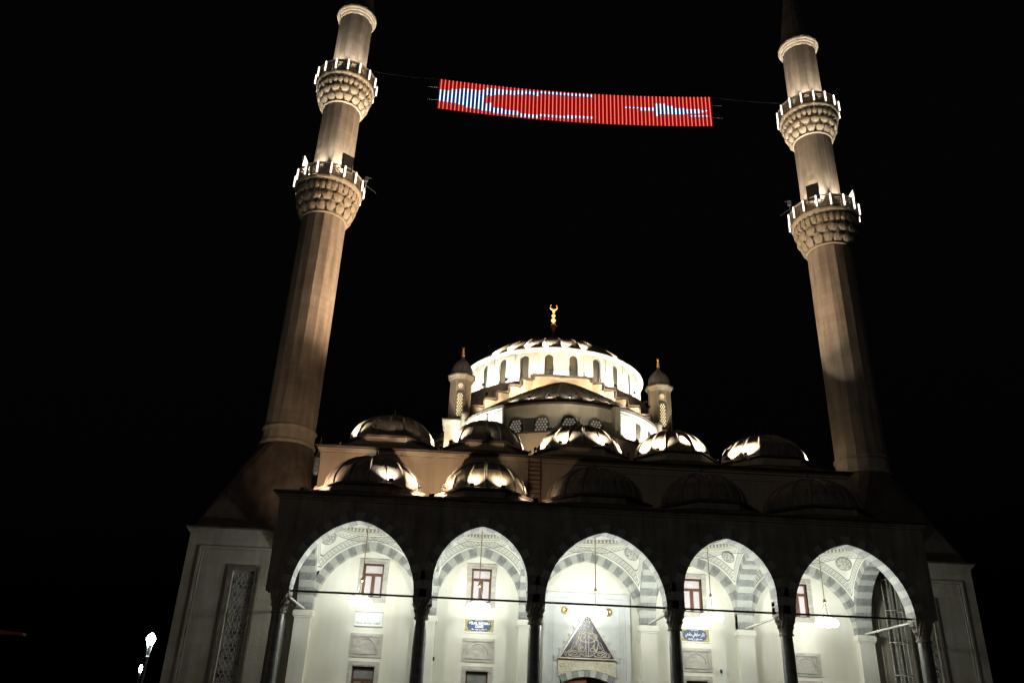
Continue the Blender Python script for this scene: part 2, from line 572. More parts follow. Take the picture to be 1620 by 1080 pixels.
# front wall above the arches: strips between the voussoirs' backs and the cornice
ZC = 10.62
def spandrel(mb, along, cx, half, rise, st, lo, hi, y0, y1, ztop, dz=0.0):
    ns = 48
    pts = []
    for k in range(ns + 1):
        x = lo + (hi - lo) * k / ns
        z = max(arch_z(half, rise, st, x, BAND - .03), 0) + ZS + dz
        pts.append((cx + x, z))
    for k in range(ns):
        (xa_, za_), (xb_, zb_) = pts[k], pts[k + 1]
        q = []
        for y in (y0, y1):
            for (x, z) in ((xa_, za_), (xb_, zb_), (xb_, ztop), (xa_, ztop)):
                q.append((x, y, z) if along == 'x' else (y, x, z))
        mb.add(q, [(0, 1, 2, 3), (7, 6, 5, 4), (0, 4, 5, 1)])
mb = MB()
for bi, (xa, xb) in enumerate(BAYS):
    wide = bi % 2 == 0
    half, st = (A, ST_W) if wide else (B, ST_N)
    lo = -(half + PW / 2) if bi > 0 else -(half + PW / 2 + .60)
    hi = (half + PW / 2) if bi < 4 else (half + PW / 2 + .60)
    spandrel(mb, 'x', (xa + xb) / 2, half, RISE, st, lo, hi, YF + .035, YF + PW - .02, ZC)
o = part(mb, 'front_wall', 'facade_stone', arcade, (0, 0, 0))
for cx in CXS:
    mb = MB()
    spandrel(mb, 'y', TY, TH, RISE - .05, .35, -TH + .01, TH - .01, cx - PW / 2 + .02, cx + PW / 2 - .02, ZC, -.02)
    part(mb, 'cross_wall', 'facade_stone', arcade, (0, 0, 0))
# cornice and eaves
mb = MB()
for (pz, pz2, pr) in ((ZC, ZC + .10, .06), (ZC + .10, ZC + .18, .13), (ZC + .18, ZC + .24, .20)):
    mb.box(XL - pr, XR + pr, YF + .035 - pr, YF + PW, pz + .001, pz2)
part(mb, 'cornice', 'facade_stone', arcade)
mb = MB().box(XL - .28, XR + .28, YF - .30, YF + 1.2, ZC + .242, ZC + .30)
part(mb, 'eaves', 'dark_lead', arcade)
# end walls beside the outermost columns: short return to the corner
# columns
capm = MB()
rings = []
for k in range(9):
    t = k / 8
    z = 5.92 + (6.62 - 5.92) * t
    r = .27 + .15 * t ** 1.6
    ring = []
    for j in range(32):
        a = 2 * pi * j / 32 + pi / 32
        sq = 1 / max(abs(cos(a)), abs(sin(a)))
        rr = r * (1 + (sq - 1) * t * .75)
        lobe = (1 + .06 * (1 if (j + (k // 2)) % 2 == 0 else -1)) if 0 < k < 8 else 1
        ring.append((rr * lobe * cos(a), rr * lobe * sin(a), z))
    rings.append(ring)
capm.loft(rings)
for j in range(16):                              # leaf drops in two tiers
    a = 2 * pi * j / 16
    for (z, r, h) in ((6.10, .30, .14), (6.33, .37, .16)):
        a2 = a + (pi / 16 if z > 6.2 else 0)
        c_, s_ = cos(a2), sin(a2)
        w = .045
        capm.add([(r * c_ - w * s_, r * s_ + w * c_, z + h), (r * c_ + w * s_, r * s_ - w * c_, z + h), ((r + .07) * c_, (r + .07) * s_, z + h * .6), (r * c_, r * s_, z - .03)],
                 [(0, 2, 1), (0, 3, 2), (1, 2, 3), (0, 1, 3)])
capm.box(-.40, .40, -.40, .40, 6.62, 6.70)
capm = capm.mesh('capital', 'facade_stone')
shaft = MB().lathe([(.30, .5), (.295, 1.5), (.285, 3), (.268, 5.0), (.258, 5.80)], 28).mesh('shaft', 'column_stone', 40)
neck = MB().lathe([(.26, 5.80), (.31, 5.83), (.315, 5.87), (.30, 5.91), (.27, 5.925)], 28).mesh('necking', 'facade_stone', 40)
base = MB().box(-.42, .42, -.42, .42, 0, .25).lathe([(.40, .251), (.41, .32), (.34, .40), (.33, .5)], 24).mesh('base', 'facade_stone', 40)
for cx in CXS:
    c = part(MB().add([(0, 0, 0)], []), 'column', 'column_stone', arcade, (cx, YF + PW / 2, 0))
    for nm, me in (('shaft', shaft), ('necking', neck), ('capital', capm), ('base', base)):
        place(nm, me, c)
# iron ties
for bi, (xa, xb) in enumerate(BAYS):
    part(MB().box(xa - .03, xb + .03, -.035, .035, -.04, .04), 'tie_bar', 'iron', arcade, (0, YF + PW / 2, ZS + .07))
for cx in CXS:
    part(MB().box(-.05, .05, YF + PW - .05, YP + .02, -.04, .04), 'tie_bar', 'painted_iron', arcade, (cx, 0, ZS + .03))
# pilasters on the wall
for i, cx in enumerate(CXS):
    p_ = part(MB().box(-PW / 2, PW / 2, YP, YW - .003, 0, 6.30), 'pilaster', 'cream_plaster', arcade, (cx, 0, 0))
    part(MB().box(-PW / 2 - .04, PW / 2 + .04, YP - .04, YW - .004, 6.301, 6.38).box(-PW / 2 - .09, PW / 2 + .09, YP - .09, YW - .004, 6.38, 6.60).box(-PW / 2 - .04, PW / 2 + .04, YP - .04, YW - .004, 6.60, 6.655), 'capital', 'cream_plaster', p_, (cx, 0, 0))

# back wall with openings
WIN = []
for bi in (0, 1, 3, 4):
    c = (BAYS[bi][0] + BAYS[bi][1]) / 2 + (.12 if bi < 2 else -.05)
    WIN.append((bi, c))
openings = [(c - .50, c + .50, 7.42, 9.06) for _, c in WIN] + [(c - .53, c + .53, 1.2, 4.25) for _, c in WIN] + [(X0 - 1.30, X0 + 1.30, 0, 4.55)]
def wall_with_holes(x0_, x1_, z0_, z1_, y0_, y1_, holes):
    xs = sorted({x0_, x1_, *[h[0] for h in holes], *[h[1] for h in holes]})
    zs = sorted({z0_, z1_, *[h[2] for h in holes], *[h[3] for h in holes]})
    mb = MB()
    cells = {}
    for i in range(len(xs) - 1):
        for j in range(len(zs) - 1):
            mx_, mz_ = (xs[i] + xs[i + 1]) / 2, (zs[j] + zs[j + 1]) / 2
            cells[i, j] = not any(h[0] < mx_ < h[1] and h[2] < mz_ < h[3] for h in holes)
    for (i, j), s_ in cells.items():
        if not s_:
            continue
        a, b, c, d = xs[i], xs[i + 1], zs[j], zs[j + 1]
        mb.add([(a, y0_, c), (b, y0_, c), (b, y0_, d), (a, y0_, d)], [(0, 1, 2, 3)])
        mb.add([(a, y1_, c), (b, y1_, c), (b, y1_, d), (a, y1_, d)], [(3, 2, 1, 0)])
        for (di, dj, q) in ((-1, 0, [(a, y0_, c), (a, y0_, d), (a, y1_, d), (a, y1_, c)]), (1, 0, [(b, y0_, c), (b, y1_, c), (b, y1_, d), (b, y0_, d)]),
                            (0, -1, [(a, y0_, c), (a, y1_, c), (b, y1_, c), (b, y0_, c)]), (0, 1, [(a, y0_, d), (b, y0_, d), (b, y1_, d), (a, y1_, d)])):
            if not cells.get((i + di, j + dj), False):
                mb.add(q, [(0, 1, 2, 3)])
    return mb
part(wall_with_holes(XL + .1, XR - .1, 0, ZC, YW, YW + .5, openings), 'back_wall', 'cream_plaster', arcade)

def wood_window(cx, z0_, z1_, hw, upper):
    fr = MB()
    o_ = .23 if upper else .22
    y0_ = YW - .06
    fr.box(cx - hw - o_, cx - hw, y0_, YW + .30, z0_ - o_, z1_ + o_)
    fr.box(cx + hw, cx + hw + o_, y0_, YW + .30, z0_ - o_, z1_ + o_)
    fr.box(cx - hw, cx + hw, y0_, YW + .30, z1_, z1_ + o_)
    fr.box(cx - hw, cx + hw, y0_ - .02, YW + .30, z0_ - o_, z0_)
    fr.box(cx - hw - .10, cx + hw + .10, y0_ - .035, y0_ - .001, z1_ + .055, z1_ + .085)
    fr.box(cx - hw - .10, cx - hw - .07, y0_ - .03, y0_ - .001, z0_ - .1, z1_ + .055)
    fr.box(cx + hw + .07, cx + hw + .10, y0_ - .03, y0_ - .001, z0_ - .1, z1_ + .055)
    w = part(fr, 'window', 'grey_marble', arcade, (0, 0, 0))
    y = YW + .14
    wd = MB()
    t = .085
    tr = z1_ - (.46 if upper else .52)
    wd.box(cx - hw, cx - hw + t, y, y + .08, z0_, z1_).box(cx + hw - t, cx + hw, y, y + .08, z0_, z1_)
    wd.box(cx - hw + t, cx + hw - t, y, y + .08, z1_ - t, z1_).box(cx - hw + t, cx + hw - t, y, y + .08, z0_, z0_ + t)
    wd.box(cx - hw + t, cx + hw - t, y - .01, y + .08, tr - .13, tr)
    wd.box(cx - .09, cx + .09, y - .012, y + .08, z0_ + t, tr - .13)
    for sg in (-1, 1):
        xe = cx + sg * (hw - t - .03)
        wd.box(min(xe, xe + sg * .03), max(xe, xe + sg * .03), y - .005, y + .07, z0_ + t, tr - .13)
    part(wd, 'wood_frame', 'brown_wood', w)
    for (a, b, c, d) in ((cx - hw + t, cx + hw - t, tr, z1_ - t), (cx - hw + t, cx - .09, z0_ + t, tr - .13), (cx + .09, cx + hw - t, z0_ + t, tr - .13)):
        part(MB().box(a, b, y + .03, y + .04, c, d), 'pane', 'curtain_pane' if upper else 'grey_pane', w)
for bi, c in WIN:
    wood_window(c, 7.42, 9.06, .50, True)
    wood_window(c, 1.2, 4.25, .53, False)
    # carved stone panel with a blind arch
    y = YW - .05
    pn = MB().box(c - .78, c + .78, y, YW - .002, 4.66, 5.74)
    rp = part(pn, 'relief_panel', 'grey_marble', arcade)
    mo = MB()
    for (a, b, c0, d0) in ((-.70, .70, 5.60, 5.63), (-.60, .60, 5.56, 5.58), (-.58, .58, 4.80, 4.82), (-.60, -.58, 4.80, 5.58), (.58, .60, 4.80, 5.58)):
        mo.box(c + a, c + b, y - .045, y - .001, c0, d0)
    arcp = [(c + x, y - .015, 5.0 + z * .85) for x, z in [arch_pt(.50, .60, .0, k / 24) for k in range(25)]]
    mo.tube(arcp, .026, 5)
    part(mo, 'moulding', 'grey_marble', rp)

# portal
por = part(MB().add([(0, 0, 0)], []), 'portal', 'portal_marble', arcade, (X0, YW, 0))
mb = MB()
for (h0, h1, zt, yy) in ((1.92, 2.16, 8.10, .10), (1.80, 1.92, 7.98, .06)):
    mb.box(X0 - h1, X0 - h0, YW - yy, YW - .002, 0, zt).box(X0 + h0, X0 + h1, YW - yy, YW - .002, 0, zt)
    mb.box(X0 - h0, X0 + h0, YW - yy, YW - .002, zt - (h1 - h0), zt)
mb.box(X0 - 1.75, X0 + 1.75, YW - .14, YW - .101, 7.60, 7.66) if False else None
part(mb, 'surround', 'portal_marble', por)
part(wall_with_holes(X0 - 1.80, X0 + 1.80, 0, 7.86, YW - .03, YW - .002, [(X0 - 1.30, X0 + 1.30, 0, 4.55)]), 'marble_facing', 'portal_marble', por)
mb = MB()                                        # thin panel mouldings
for sg in (-1, 1):
    xx = X0 + sg * 1.66
    mb.box(xx - .015, xx + .015, YW - .055, YW - .031, 2, 7.70)
    xx = X0 + sg * 1.50
    mb.box(xx - .02, xx + .02, YW - .055, YW - .031, 2, 4.62).box(xx - .02 - (.12 if sg > 0 else 0), xx + .02 + (.12 if sg < 0 else 0), YW - .06, YW - .031, 4.621, 4.67)
mb.box(X0 - 1.66, X0 + 1.66, YW - .055, YW - .031, 7.70, 7.73)
part(mb, 'moulding', 'portal_marble', por)
# stalactite steps climbing both sides of the triangle
for sg in (-1, 1):
    for k in range(7):
        cxk = X0 + sg * (1.52 - .245 * k)
        zk = 5.16 + .335 * k
        mb = MB().box(cxk - .13, cxk + .13, YW - .16, YW - .031, zk - .05, zk)
        mb.loft([[(cxk - .10, YW - .14, zk - .05), (cxk + .10, YW - .14, zk - .05), (cxk + .10, YW - .031, zk - .05), (cxk - .10, YW - .031, zk - .05)],
                 [(cxk - .07, YW - .08, zk - .28), (cxk + .07, YW - .08, zk - .28), (cxk + .07, YW - .031, zk - .28), (cxk - .07, YW - .031, zk - .28)]])
        if k < 6:
            mb.loft([[(cxk - sg * .14 - .07, YW - .20, zk + .04), (cxk - sg * .14 + .07, YW - .20, zk + .04), (cxk - sg * .14 + .07, YW - .031, zk + .04), (cxk - sg * .14 - .07, YW - .031, zk + .04)],
                     [(cxk - sg * .14 - .03, YW - .10, zk - .22), (cxk - sg * .14 + .03, YW - .10, zk - .22), (cxk - sg * .14 + .03, YW - .031, zk - .22), (cxk - sg * .14 - .03, YW - .031, zk - .22)]])
        part(mb, 'stalactite', 'portal_marble', por)
# triangular calligraphy panel
ZT0, ZT1, HT = 5.02, 7.16, 1.36
tri = part(MB().prism([(-HT, ZT0), (HT, ZT0), (0, ZT1)], YW - .24, YW - .04), 'calligraphy_panel', 'navy_field', por, (X0, 0, 0))
mb = MB()
def trib(o_, i_, y0_, y1_):
    P = lambda d: [(-HT + d * 1.9, ZT0 + d), (HT - d * 1.9, ZT0 + d), (0, ZT1 - d * 1.9)]
    a, b = P(o_), P(i_)
    for k in range(3):
        k2 = (k + 1) % 3
        mb.prism([a[k], a[k2], b[k2], b[k]], y0_, y1_)
trib(-.03, .025, YW - .27, YW - .10)
part(mb, 'border', 'script_gilt', tri, (X0, 0, 0))
mb = MB()
def inside(x, z, mrg=.06):
    if z < ZT0 + mrg: return False
    return abs(x) < HT * (ZT1 - z) / (ZT1 - ZT0) - mrg * 1.5
def stroke(pts, r):
    run = []
    for x, z in pts:
        if inside(x, z):
            run.append((x, YW - .25, z))
        else:
            if len(run) > 2:
                mb.tube(run, r, 4)
            run = []
    if len(run) > 2:
        mb.tube(run, r, 4)
def arcpts(cx, cz, rx, rz, a0, a1, n=22, tw=0):
    return [(cx + rx * cos(radians(a0 + (a1 - a0) * i / n)) + tw * i / n, cz + rz * sin(radians(a0 + (a1 - a0) * i / n))) for i in range(n + 1)]
for sg in (-1, 1):
    def st_(pts, r=.020):
        stroke([(sg * x, z) for x, z in pts], r)
    st_(arcpts(.62, 5.22, .30, .13, 200, 520), .024)
    st_(arcpts(.62, 5.23, .12, .06, 0, 360), .022)
    st_(arcpts(.95, 5.20, .16, .11, 120, 420), .018)
    st_(arcpts(.0, 5.46, .42, .34, -90, 0), .026)
    st_(arcpts(.24, 5.42, .10, .09, 0, 400), .022)
    st_(arcpts(.42, 5.75, .10, .38, 200, 380), .018)
    st_(arcpts(.20, 5.75, .16, .20, -80, 100), .022)
    st_(arcpts(.05, 6.05, .42, .30, -100, 20), .026)
    st_(arcpts(.30, 6.05, .20, .12, 20, 340), .016)
    st_(arcpts(.0, 5.95, .34, .26, -10, 90), .020)
    st_(arcpts(.0, 6.40, .26, .20, -90, 30), .022)
    st_(arcpts(.0, 6.62, .13, .14, -90, 90), .020)
    st_(arcpts(.0, 6.80, .07, .09, -90, 90), .018)
    st_([(.06 + .02 * i / 10, 5.1 + 1.1 * i / 10) for i in range(11)], .018)
    st_([(1.05 - .75 * i / 12, 5.14 + 1.05 * i / 12 + .05 * sin(i * 1.3)) for i in range(13)], .014)
    st_([(.70 - .48 * i / 12, 5.45 + .85 * i / 12 + .05 * sin(i * 1.7)) for i in range(13)], .014)
    for (x, z) in ((.45, 5.5), (.62, 5.52), (.33, 5.62), (.55, 5.68), (.33, 5.85), (.18, 6.0), (.12, 6.3), (.25, 6.2), (.75, 5.4), (.18, 5.25), (.38, 5.12), (.05, 6.5), (.80, 5.14), (.10, 6.72), (.44, 6.0)):
        st_(arcpts(x, z, .045, .035, 0, 300, 8), .012)
script = part(mb, 'calligraphy', 'script_gilt', tri, (X0, 0, 0))
# relief frieze with arched lower edge, arch of striped stones, doors
def seg_z(x, lift=0):
    return 4.52 + lift - .30 * (x / 1.36) ** 2
mb = MB()
nf = 16
top = [(-1.40 + 2.8 * k / nf, 4.97) for k in range(nf + 1)]
bot = [(-1.40 + 2.8 * k / nf, seg_z(-1.40 + 2.8 * k / nf)) for k in range(nf + 1)]
for k in range(nf):
    mb.prism([bot[k], bot[k + 1], top[k + 1], top[k]], YW - .13, YW - .031)
mb.box(-1.45, 1.45, YW - .17, YW - .031, 4.971, 5.03)
fz = part(mb, 'relief_frieze', 'relief_marble', por, (X0, 0, 0))
mb = MB()                                        # scrolling leaf relief
for sg in (-1, 1):
    for k in range(5):
        cxk = sg * (.15 + .27 * k)
        mb.tube([(cxk + .10 * cos(q) * (1 - q / 14), YW - .135, 4.80 - .02 * k + .09 * sin(q) * (1 - q / 14) * (1 if k % 2 else -1)) for q in [j * .6 for j in range(12)]], .014, 4)
part(mb, 'leaf_scroll', 'relief_marble', fz, (X0, 0, 0))
nv = 9
for k in range(nv):
    u0, u1 = -1 + 2 * k / nv + .004, -1 + 2 * (k + 1) / nv - .004
    f = lambda u, o_: (u * (1.36 if o_ else 1.22), (seg_z(u * 1.36) - .002) if o_ else seg_z(u * 1.36) - .30)
    part(MB().prism([f(u0, 0), f(u1, 0), f(u1, 1), f(u0, 1)], YW - .11, YW + .3), 'voussoir', 'grey_voussoir' if k % 2 == 0 else 'pale_voussoir', por, (X0, 0, 0))
part(MB().box(-1.25, -.004, YW + .10, YW + .16, 0, 4.22).box(-1.1, -.15, YW + .08, YW + .10, 2.6, 4.0), 'door_leaf', 'door_wood', por, (X0, 0, 0))
dl = part(MB().box(-1.25, -.004, YW + .45, YW + .51, 0, 4.22), 'door_leaf', 'brown_wood', por, (X0 + 1.25, 0, 0))
part(MB().box(-1.3, 1.3, YW + .55, YW + .6, 0, 4.6), 'inner_screen', 'brown_wood', por, (X0, 0, 0))

# vaults with painted pendentives
def vault(bi):
    xa, xb = BAYS[bi]
    cx, cy = (xa + xb) / 2, TY
    hx, hy = (xb - xa) / 2, TH
    wide = bi % 2 == 0
    sx_ = ST_W if wide else ST_N
    bnd = []
    NS = 30
    zf = lambda d, h, r_, s_: ZS - .02 + max(arch_z(h, r_, s_, d, BAND), .35)
    for side in range(4):
        for k in range(NS):
            s = -1 + 2 * k / NS
            if side == 0: bnd.append((s * hx, -hy, zf(s * hx, hx, RISE, sx_)))
            if side == 1: bnd.append((hx, s * hy, zf(s * hy, hy, RISE - .05, .35)))
            if side == 2: bnd.append((-s * hx, hy, zf(s * hx, hx, RISE - .1, sx_)))
            if side == 3: bnd.append((-hx, -s * hy, zf(s * hy, hy, RISE - .05, .35)))
    zr = 10.36
    ra, rb = hx * .985, hy * .985
    NT = 22
    vs, uva, uvr = [], [], []
    N = len(bnd)
    arc = [0]
    for i in range(N):
        arc.append(arc[-1] + (Vector(bnd[(i + 1) % N]) - Vector(bnd[i])).length)
    for i in range(N + 1):
        bx, by, bz = bnd[i % N]
        th = atan2(by / hy, bx / hx)
        rx, ry = ra * cos(th), rb * sin(th)
        for j in range(NT + 1):
            t = j / NT
            z = bz + (zr - bz) * sqrt(max(0, 1 - (1 - t) ** 2))
            # full path: plan position linear, height on a quarter curve, like a sphere's cut
            t2 = t
            P = Vector((bx + (rx - bx) * t2, by + (ry - by) * t2, z))
            vs.append(P)
            d = min((P - Vector(q)).length for q in bnd)
            dr = max(0.0, Vector(((rx - P.x), (ry - P.y), zr - P.z)).length)
            uva.append((arc[i], d))
            uvr.append((th * (ra + rb) / 2, dr))
    fs = []
    for i in range(N):
        for j in range(NT):
            a = i * (NT + 1) + j
            fs.append((a, a + NT + 1, a + NT + 2, a + 1))
    mb = MB().add([tuple(v) for v in vs], fs)
    me = bpy.data.meshes.new('vault')
    me.from_pydata([tuple(v) for v in vs], [], fs)
    me.materials.append(M['painted_vault'])
    la, lr = me.uv_layers.new(name='arch'), me.uv_layers.new(name='ring')
    for lp in me.loops:
        la.data[lp.index].uv = uva[lp.vertex_index]
        lr.data[lp.index].uv = uvr[lp.vertex_index]
    me.shade_smooth()
    v_ = place('vault', me, arcade, (cx, cy, 0))
    # ring moulding and inner cupola
    mo = MB()
    for (o_, z_, r_) in ((0.0, zr, .035), (-.04, zr + .10, .02)):
        mo.tube([((ra + o_) * cos(a), (rb + o_) * sin(a), z_) for a in [2 * pi * k / 72 for k in range(73)]], r_, 5)
    part(mo, 'moulding', 'cream_plaster', v_, (cx, cy, 0), smooth=50)
    cu = []
    for k in range(11):
        ph = pi / 2 * k / 10
        cu.append([((ra) * cos(ph) * cos(a) + 1e-4 * cos(a), (rb) * cos(ph) * sin(a) + 1e-4 * sin(a), zr + .02 + 1.5 * sin(ph)) for a in [2 * pi * q / 64 for q in range(64)]])
    part(MB().loft(cu, cap0=False), 'cupola', 'cream_plaster', v_, (cx, cy, 0), smooth=60)
    # dark leaf ring painted low in the cupola: small arrow-head tiles
    lf = MB()
    nl = 84 if wide else 72
    for k in range(nl):
        a = 2 * pi * k / nl
        for (ph, s_) in ((.13, .055),):
            def pt(da, dph):
                aa, pp = a + da, ph + dph
                return (ra * cos(pp) * cos(aa) * .985, rb * cos(pp) * sin(aa) * .985, zr + .02 + 1.5 * sin(pp))
            w = 2 * pi / nl * .38
            lf.add([pt(-w, .055), pt(w, .055), pt(w * .7, -.01), pt(0, -.06), pt(-w * .7, -.01)], [(0, 1, 2, 3, 4)])
    o = part(lf, 'leaf_border', 'sign_grey', v_, (cx, cy, 0))
    o['kind'] = 'stuff'
    # roundels on the pendentives
    for sxg in (-1, 1):
        for syg in (-1, 1):
            i = {(1, -1): NS, (1, 1): 2 * NS, (-1, 1): 3 * NS, (-1, -1): 0}[(sxg, syg)]
            j = int(NT * .52)
            b0 = i * (NT + 1) + j
            P = vs[b0]
            tu = (vs[b0 + 1] - vs[b0 - 1]).normalized()
            n0 = ((i - 2) % N) * (NT + 1) + j
            n1 = ((i + 2) % N) * (NT + 1) + j
            tv = (vs[n1] - vs[n0])
            nrm = tu.cross(tv).normalized()
            if nrm.dot(Vector((0, 0, 8)) - P) < 0:
                nrm = -nrm
            if nrm.z > 0:
                nrm = Vector((-sxg, -syg, -0.9)).normalized()
            q = nrm.to_track_quat('Z', 'Y').to_matrix()
            rr = .34 if wide else .29
            ring_o, disc = MB(), MB()
            circ = lambda r_, z_, n_=28: [tuple(q @ Vector((r_ * cos(2 * pi * k / n_) * (1 + .03 * cos(14 * 2 * pi * k / n_)), r_ * sin(2 * pi * k / n_), z_))) for k in range(n_)]
            disc.loft([circ(rr, .03), circ(rr, .07)])
            c_ = Vector((cx + P.x, cy + P.y, P.z)) + nrm * .06
            part(disc, 'roundel', 'painted_roundel', v_, c_)
            ring_o.loft([circ(rr, .07), circ(rr + .03, .085), circ(rr + .05, .05)], cap0=False, cap1=False)
            part(ring_o, 'roundel_rim', 'sign_grey', v_, c_)
    # scalloped corbels closing the gap above the front arch
for bi in range(5):
    vault(bi)

# ------------------------------------------------------------------ domes with lead sheets
def octagon(cx, cy, ax, ay, z):
    k = tan(pi / 8)
    return [(cx - ax * k, cy - ay, z), (cx + ax * k, cy - ay, z), (cx + ax, cy - ay * k, z), (cx + ax, cy + ay * k, z),
            (cx + ax * k, cy + ay, z), (cx - ax * k, cy + ay, z), (cx - ax, cy + ay * k, z), (cx - ax, cy - ay * k, z)]
def skirt(mb, x0_, x1_, y0_, y1_, z0_, octv):
    c = [(x0_, y0_, z0_), (x1_, y0_, z0_), (x1_, y1_, z0_), (x0_, y1_, z0_)]
    mb.add(c + octv, [(0, 1, 5, 4), (1, 6, 5), (1, 2, 7, 6), (2, 8, 7), (2, 3, 9, 8), (3, 10, 9), (3, 0, 11, 10), (0, 4, 11)])
def crescent(mb, z, r, m=0, axis_a=0.0):
    pts, rad = [], []
    for k in range(15):
        a = radians(-90 - 140 + 280 * k / 14)
        pts.append((r * cos(a) * cos(axis_a), r * cos(a) * sin(axis_a), z + r * sin(a)))
        rad.append(.06 * r + .22 * r * sin(pi * k / 14))
    mb.tube(pts, rad, 6, m)
def finial(parent, cx, cy, z, h, m='gilt'):
    mb = MB()
    s = h
    mb.lathe([(.10 * s, z - .05 * s), (.07 * s, z + .06 * s), (.035 * s, z + .14 * s), (.10 * s, z + .24 * s), (.035 * s, z + .34 * s), (.03 * s, z + .38 * s), (.075 * s, z + .45 * s),
              (.03 * s, z + .52 * s), (.055 * s, z + .58 * s), (.025 * s, z + .64 * s), (.04 * s, z + .69 * s), (.015 * s, z + .74 * s), (.012 * s, z + .80 * s)], 12, cx=0, cy=0)
    crescent(mb, z + .90 * s, .10 * s)
    return part(mb, 'finial', m, parent, (cx, cy, 0), smooth=50)
def dome(parent, cx, cy, z0_, r, h, n, name='dome', fin=None, finm='gilt', pw_=1.0, mname='lead_sheet', cap=False, seams=True):
    d = part(MB().lathe([(r + .10, z0_ - .04), (r + .10, z0_ + .03), (r - .02, z0_ + .05)], 48), name, 'dark_lead', parent, (cx, cy, 0))
    def prof(ph):
        if cap:
            R_ = (r * r + h * h) / (2 * h)
            th = math.asin(r / R_) * (1 - ph / (pi / 2))
            return (R_ * sin(th), z0_ + .03 + R_ * cos(th) - (R_ - h))
        return (r * cos(ph), z0_ + .03 + h * sin(ph) ** pw_)
    da = 2 * pi / n
    NPH = 12
    mb = MB()
    rr = []
    for j in range(NPH + 1):
        ph = pi / 2 * j / NPH * .985
        R_, Z_ = prof(ph)
        row = []
        for k in range(5):
            a = -da / 2 + da * k / 4
            bulge = -.012 * r * (1 - (2 * k / 4 - 1) ** 2)
            if seams and j <= 5:
                bulge -= -.022
            row.append(((R_ + bulge) * cos(a), (R_ + bulge) * sin(a), Z_))
        rr.append(row)
        if seams and j == 5:
            row2 = [((R_ - .02) * cos(-da / 2 + da * k / 4), (R_ - .02) * sin(-da / 2 + da * k / 4), Z_ + .004) for k in range(5)]
            rr.append(row2)
    mb.loft(rr, closed=False, cap0=False, cap1=False)
    pm = mb.mesh('lead_sheet', mname, 40)
    rb = MB().tube([(prof(pi / 2 * j / 14 * .97)[0] + .03, 0, prof(pi / 2 * j / 14 * .97)[1]) for j in range(15)], .04 if cap else .055 + .004 * r, 6).mesh('rib', mname, 50)
    for k in range(n):
        a = -pi / 2 + da * (k + .5)
        place('lead_sheet', pm, d, (cx, cy, 0), a)
        place('rib', rb, d, (cx, cy, 0), a + da / 2)
    if fin:
        finial(d, cx, cy, z0_ + h - .02, fin, finm)
    return d

roof = MB()
DOME_Y = TY
for bi, (xa, xb) in enumerate(BAYS):
    wide = bi % 2 == 0
    cx = (xa + xb) / 2
    cl, cr_ = CXS[bi], CXS[bi + 1]
    if bi == 0: cl = XL - .2
    if bi == 4: cr_ = XR + .2
    ax = 2.55 if wide else 2.28
    skirt(roof, cl, cr_, YF - .28, YW + .05, ZC + .302, octagon(cx, DOME_Y, ax, 2.6, 11.28))
part(roof, 'lead_roof', 'dark_lead', arcade)
for bi, (xa, xb) in enumerate(BAYS):
    wide = bi % 2 == 0
    cx = (xa + xb) / 2
    ax = 2.55 if wide else 2.28
    dr = part(MB().loft([octagon(cx, DOME_Y, ax - .03, 2.57, 11.2), octagon(cx, DOME_Y, ax - .03, 2.57, 11.62)]), 'dome_drum', 'facade_stone', arcade)
    part(MB().loft([octagon(cx, DOME_Y, ax + .08, 2.68, 11.60), octagon(cx, DOME_Y, ax + .10, 2.70, 11.68), octagon(cx, DOME_Y, ax - .15, 2.4, 11.80)]), 'drum_coping', 'dark_lead', dr)
    r = 2.32 if wide else 2.08
    dome(arcade, cx, DOME_Y, 11.80, r, 1.75 if wide else 1.78, 16, fin=.72, finm='rust_metal')

# ------------------------------------------------------------------ prayer hall behind
hall = thing('mosque', 'domed stone prayer hall of the mosque rising behind the entrance arcade', 'mosque', (X0, YW, 0))
HX0, HX1 = -8.42, 19.95
ZH = 15.0
part(wall_with_holes(HX0, HX1, ZC + .3, ZH - .25, YW + .02, YW + .5, []), 'front_wall', 'hall_plaster', hall)
for x in (HX0, HX1 - .5):
    part(MB().box(x, x + .5, YW + .5, 78, 0, ZH - .25), 'side_wall', 'hall_plaster', hall)
mb = MB()
for (a, b, pr) in ((ZH - .62, ZH - .28, .03), (ZH - .249, ZH - .12, .10), (ZH - .12, ZH - .02, .18)):
    mb.box(HX0 - pr, HX1 + pr, YW + .02 - pr, YW + .5, a, b - .001)
part(mb, 'cornice', 'hall_plaster', hall)
part(MB().box(HX0 - .3, HX1 + .3, YW - .30, YW + .8, ZH - .018, ZH + .04).tube([(HX0 - .3, YW - .33, ZH + .02), (HX1 + .3, YW - .33, ZH + .02)], .05), 'gutter', 'dark_lead', hall)
roof = MB()
UY = 45.3
for bi, (xa, xb) in enumerate(BAYS):
    wide = bi % 2 == 0
    cx = (xa + xb) / 2
    cl, cr_ = CXS[bi], CXS[bi + 1]
    if bi == 0: cl = HX0 - .25
    if bi == 4: cr_ = HX1 + .25
    ax = 2.60 if wide else 2.33
    skirt(roof, cl, cr_, YW - .28, 48.6, ZH + .042, octagon(cx, UY, ax, 2.8, ZH + .42))
roof.add([(HX0, 48.6, ZH + .042), (HX1, 48.6, ZH + .042), (HX1, 78, ZH + .042), (HX0, 78, ZH + .042)], [(0, 1, 2, 3)])
part(roof, 'lead_roof', 'dark_lead', hall)
UD = []
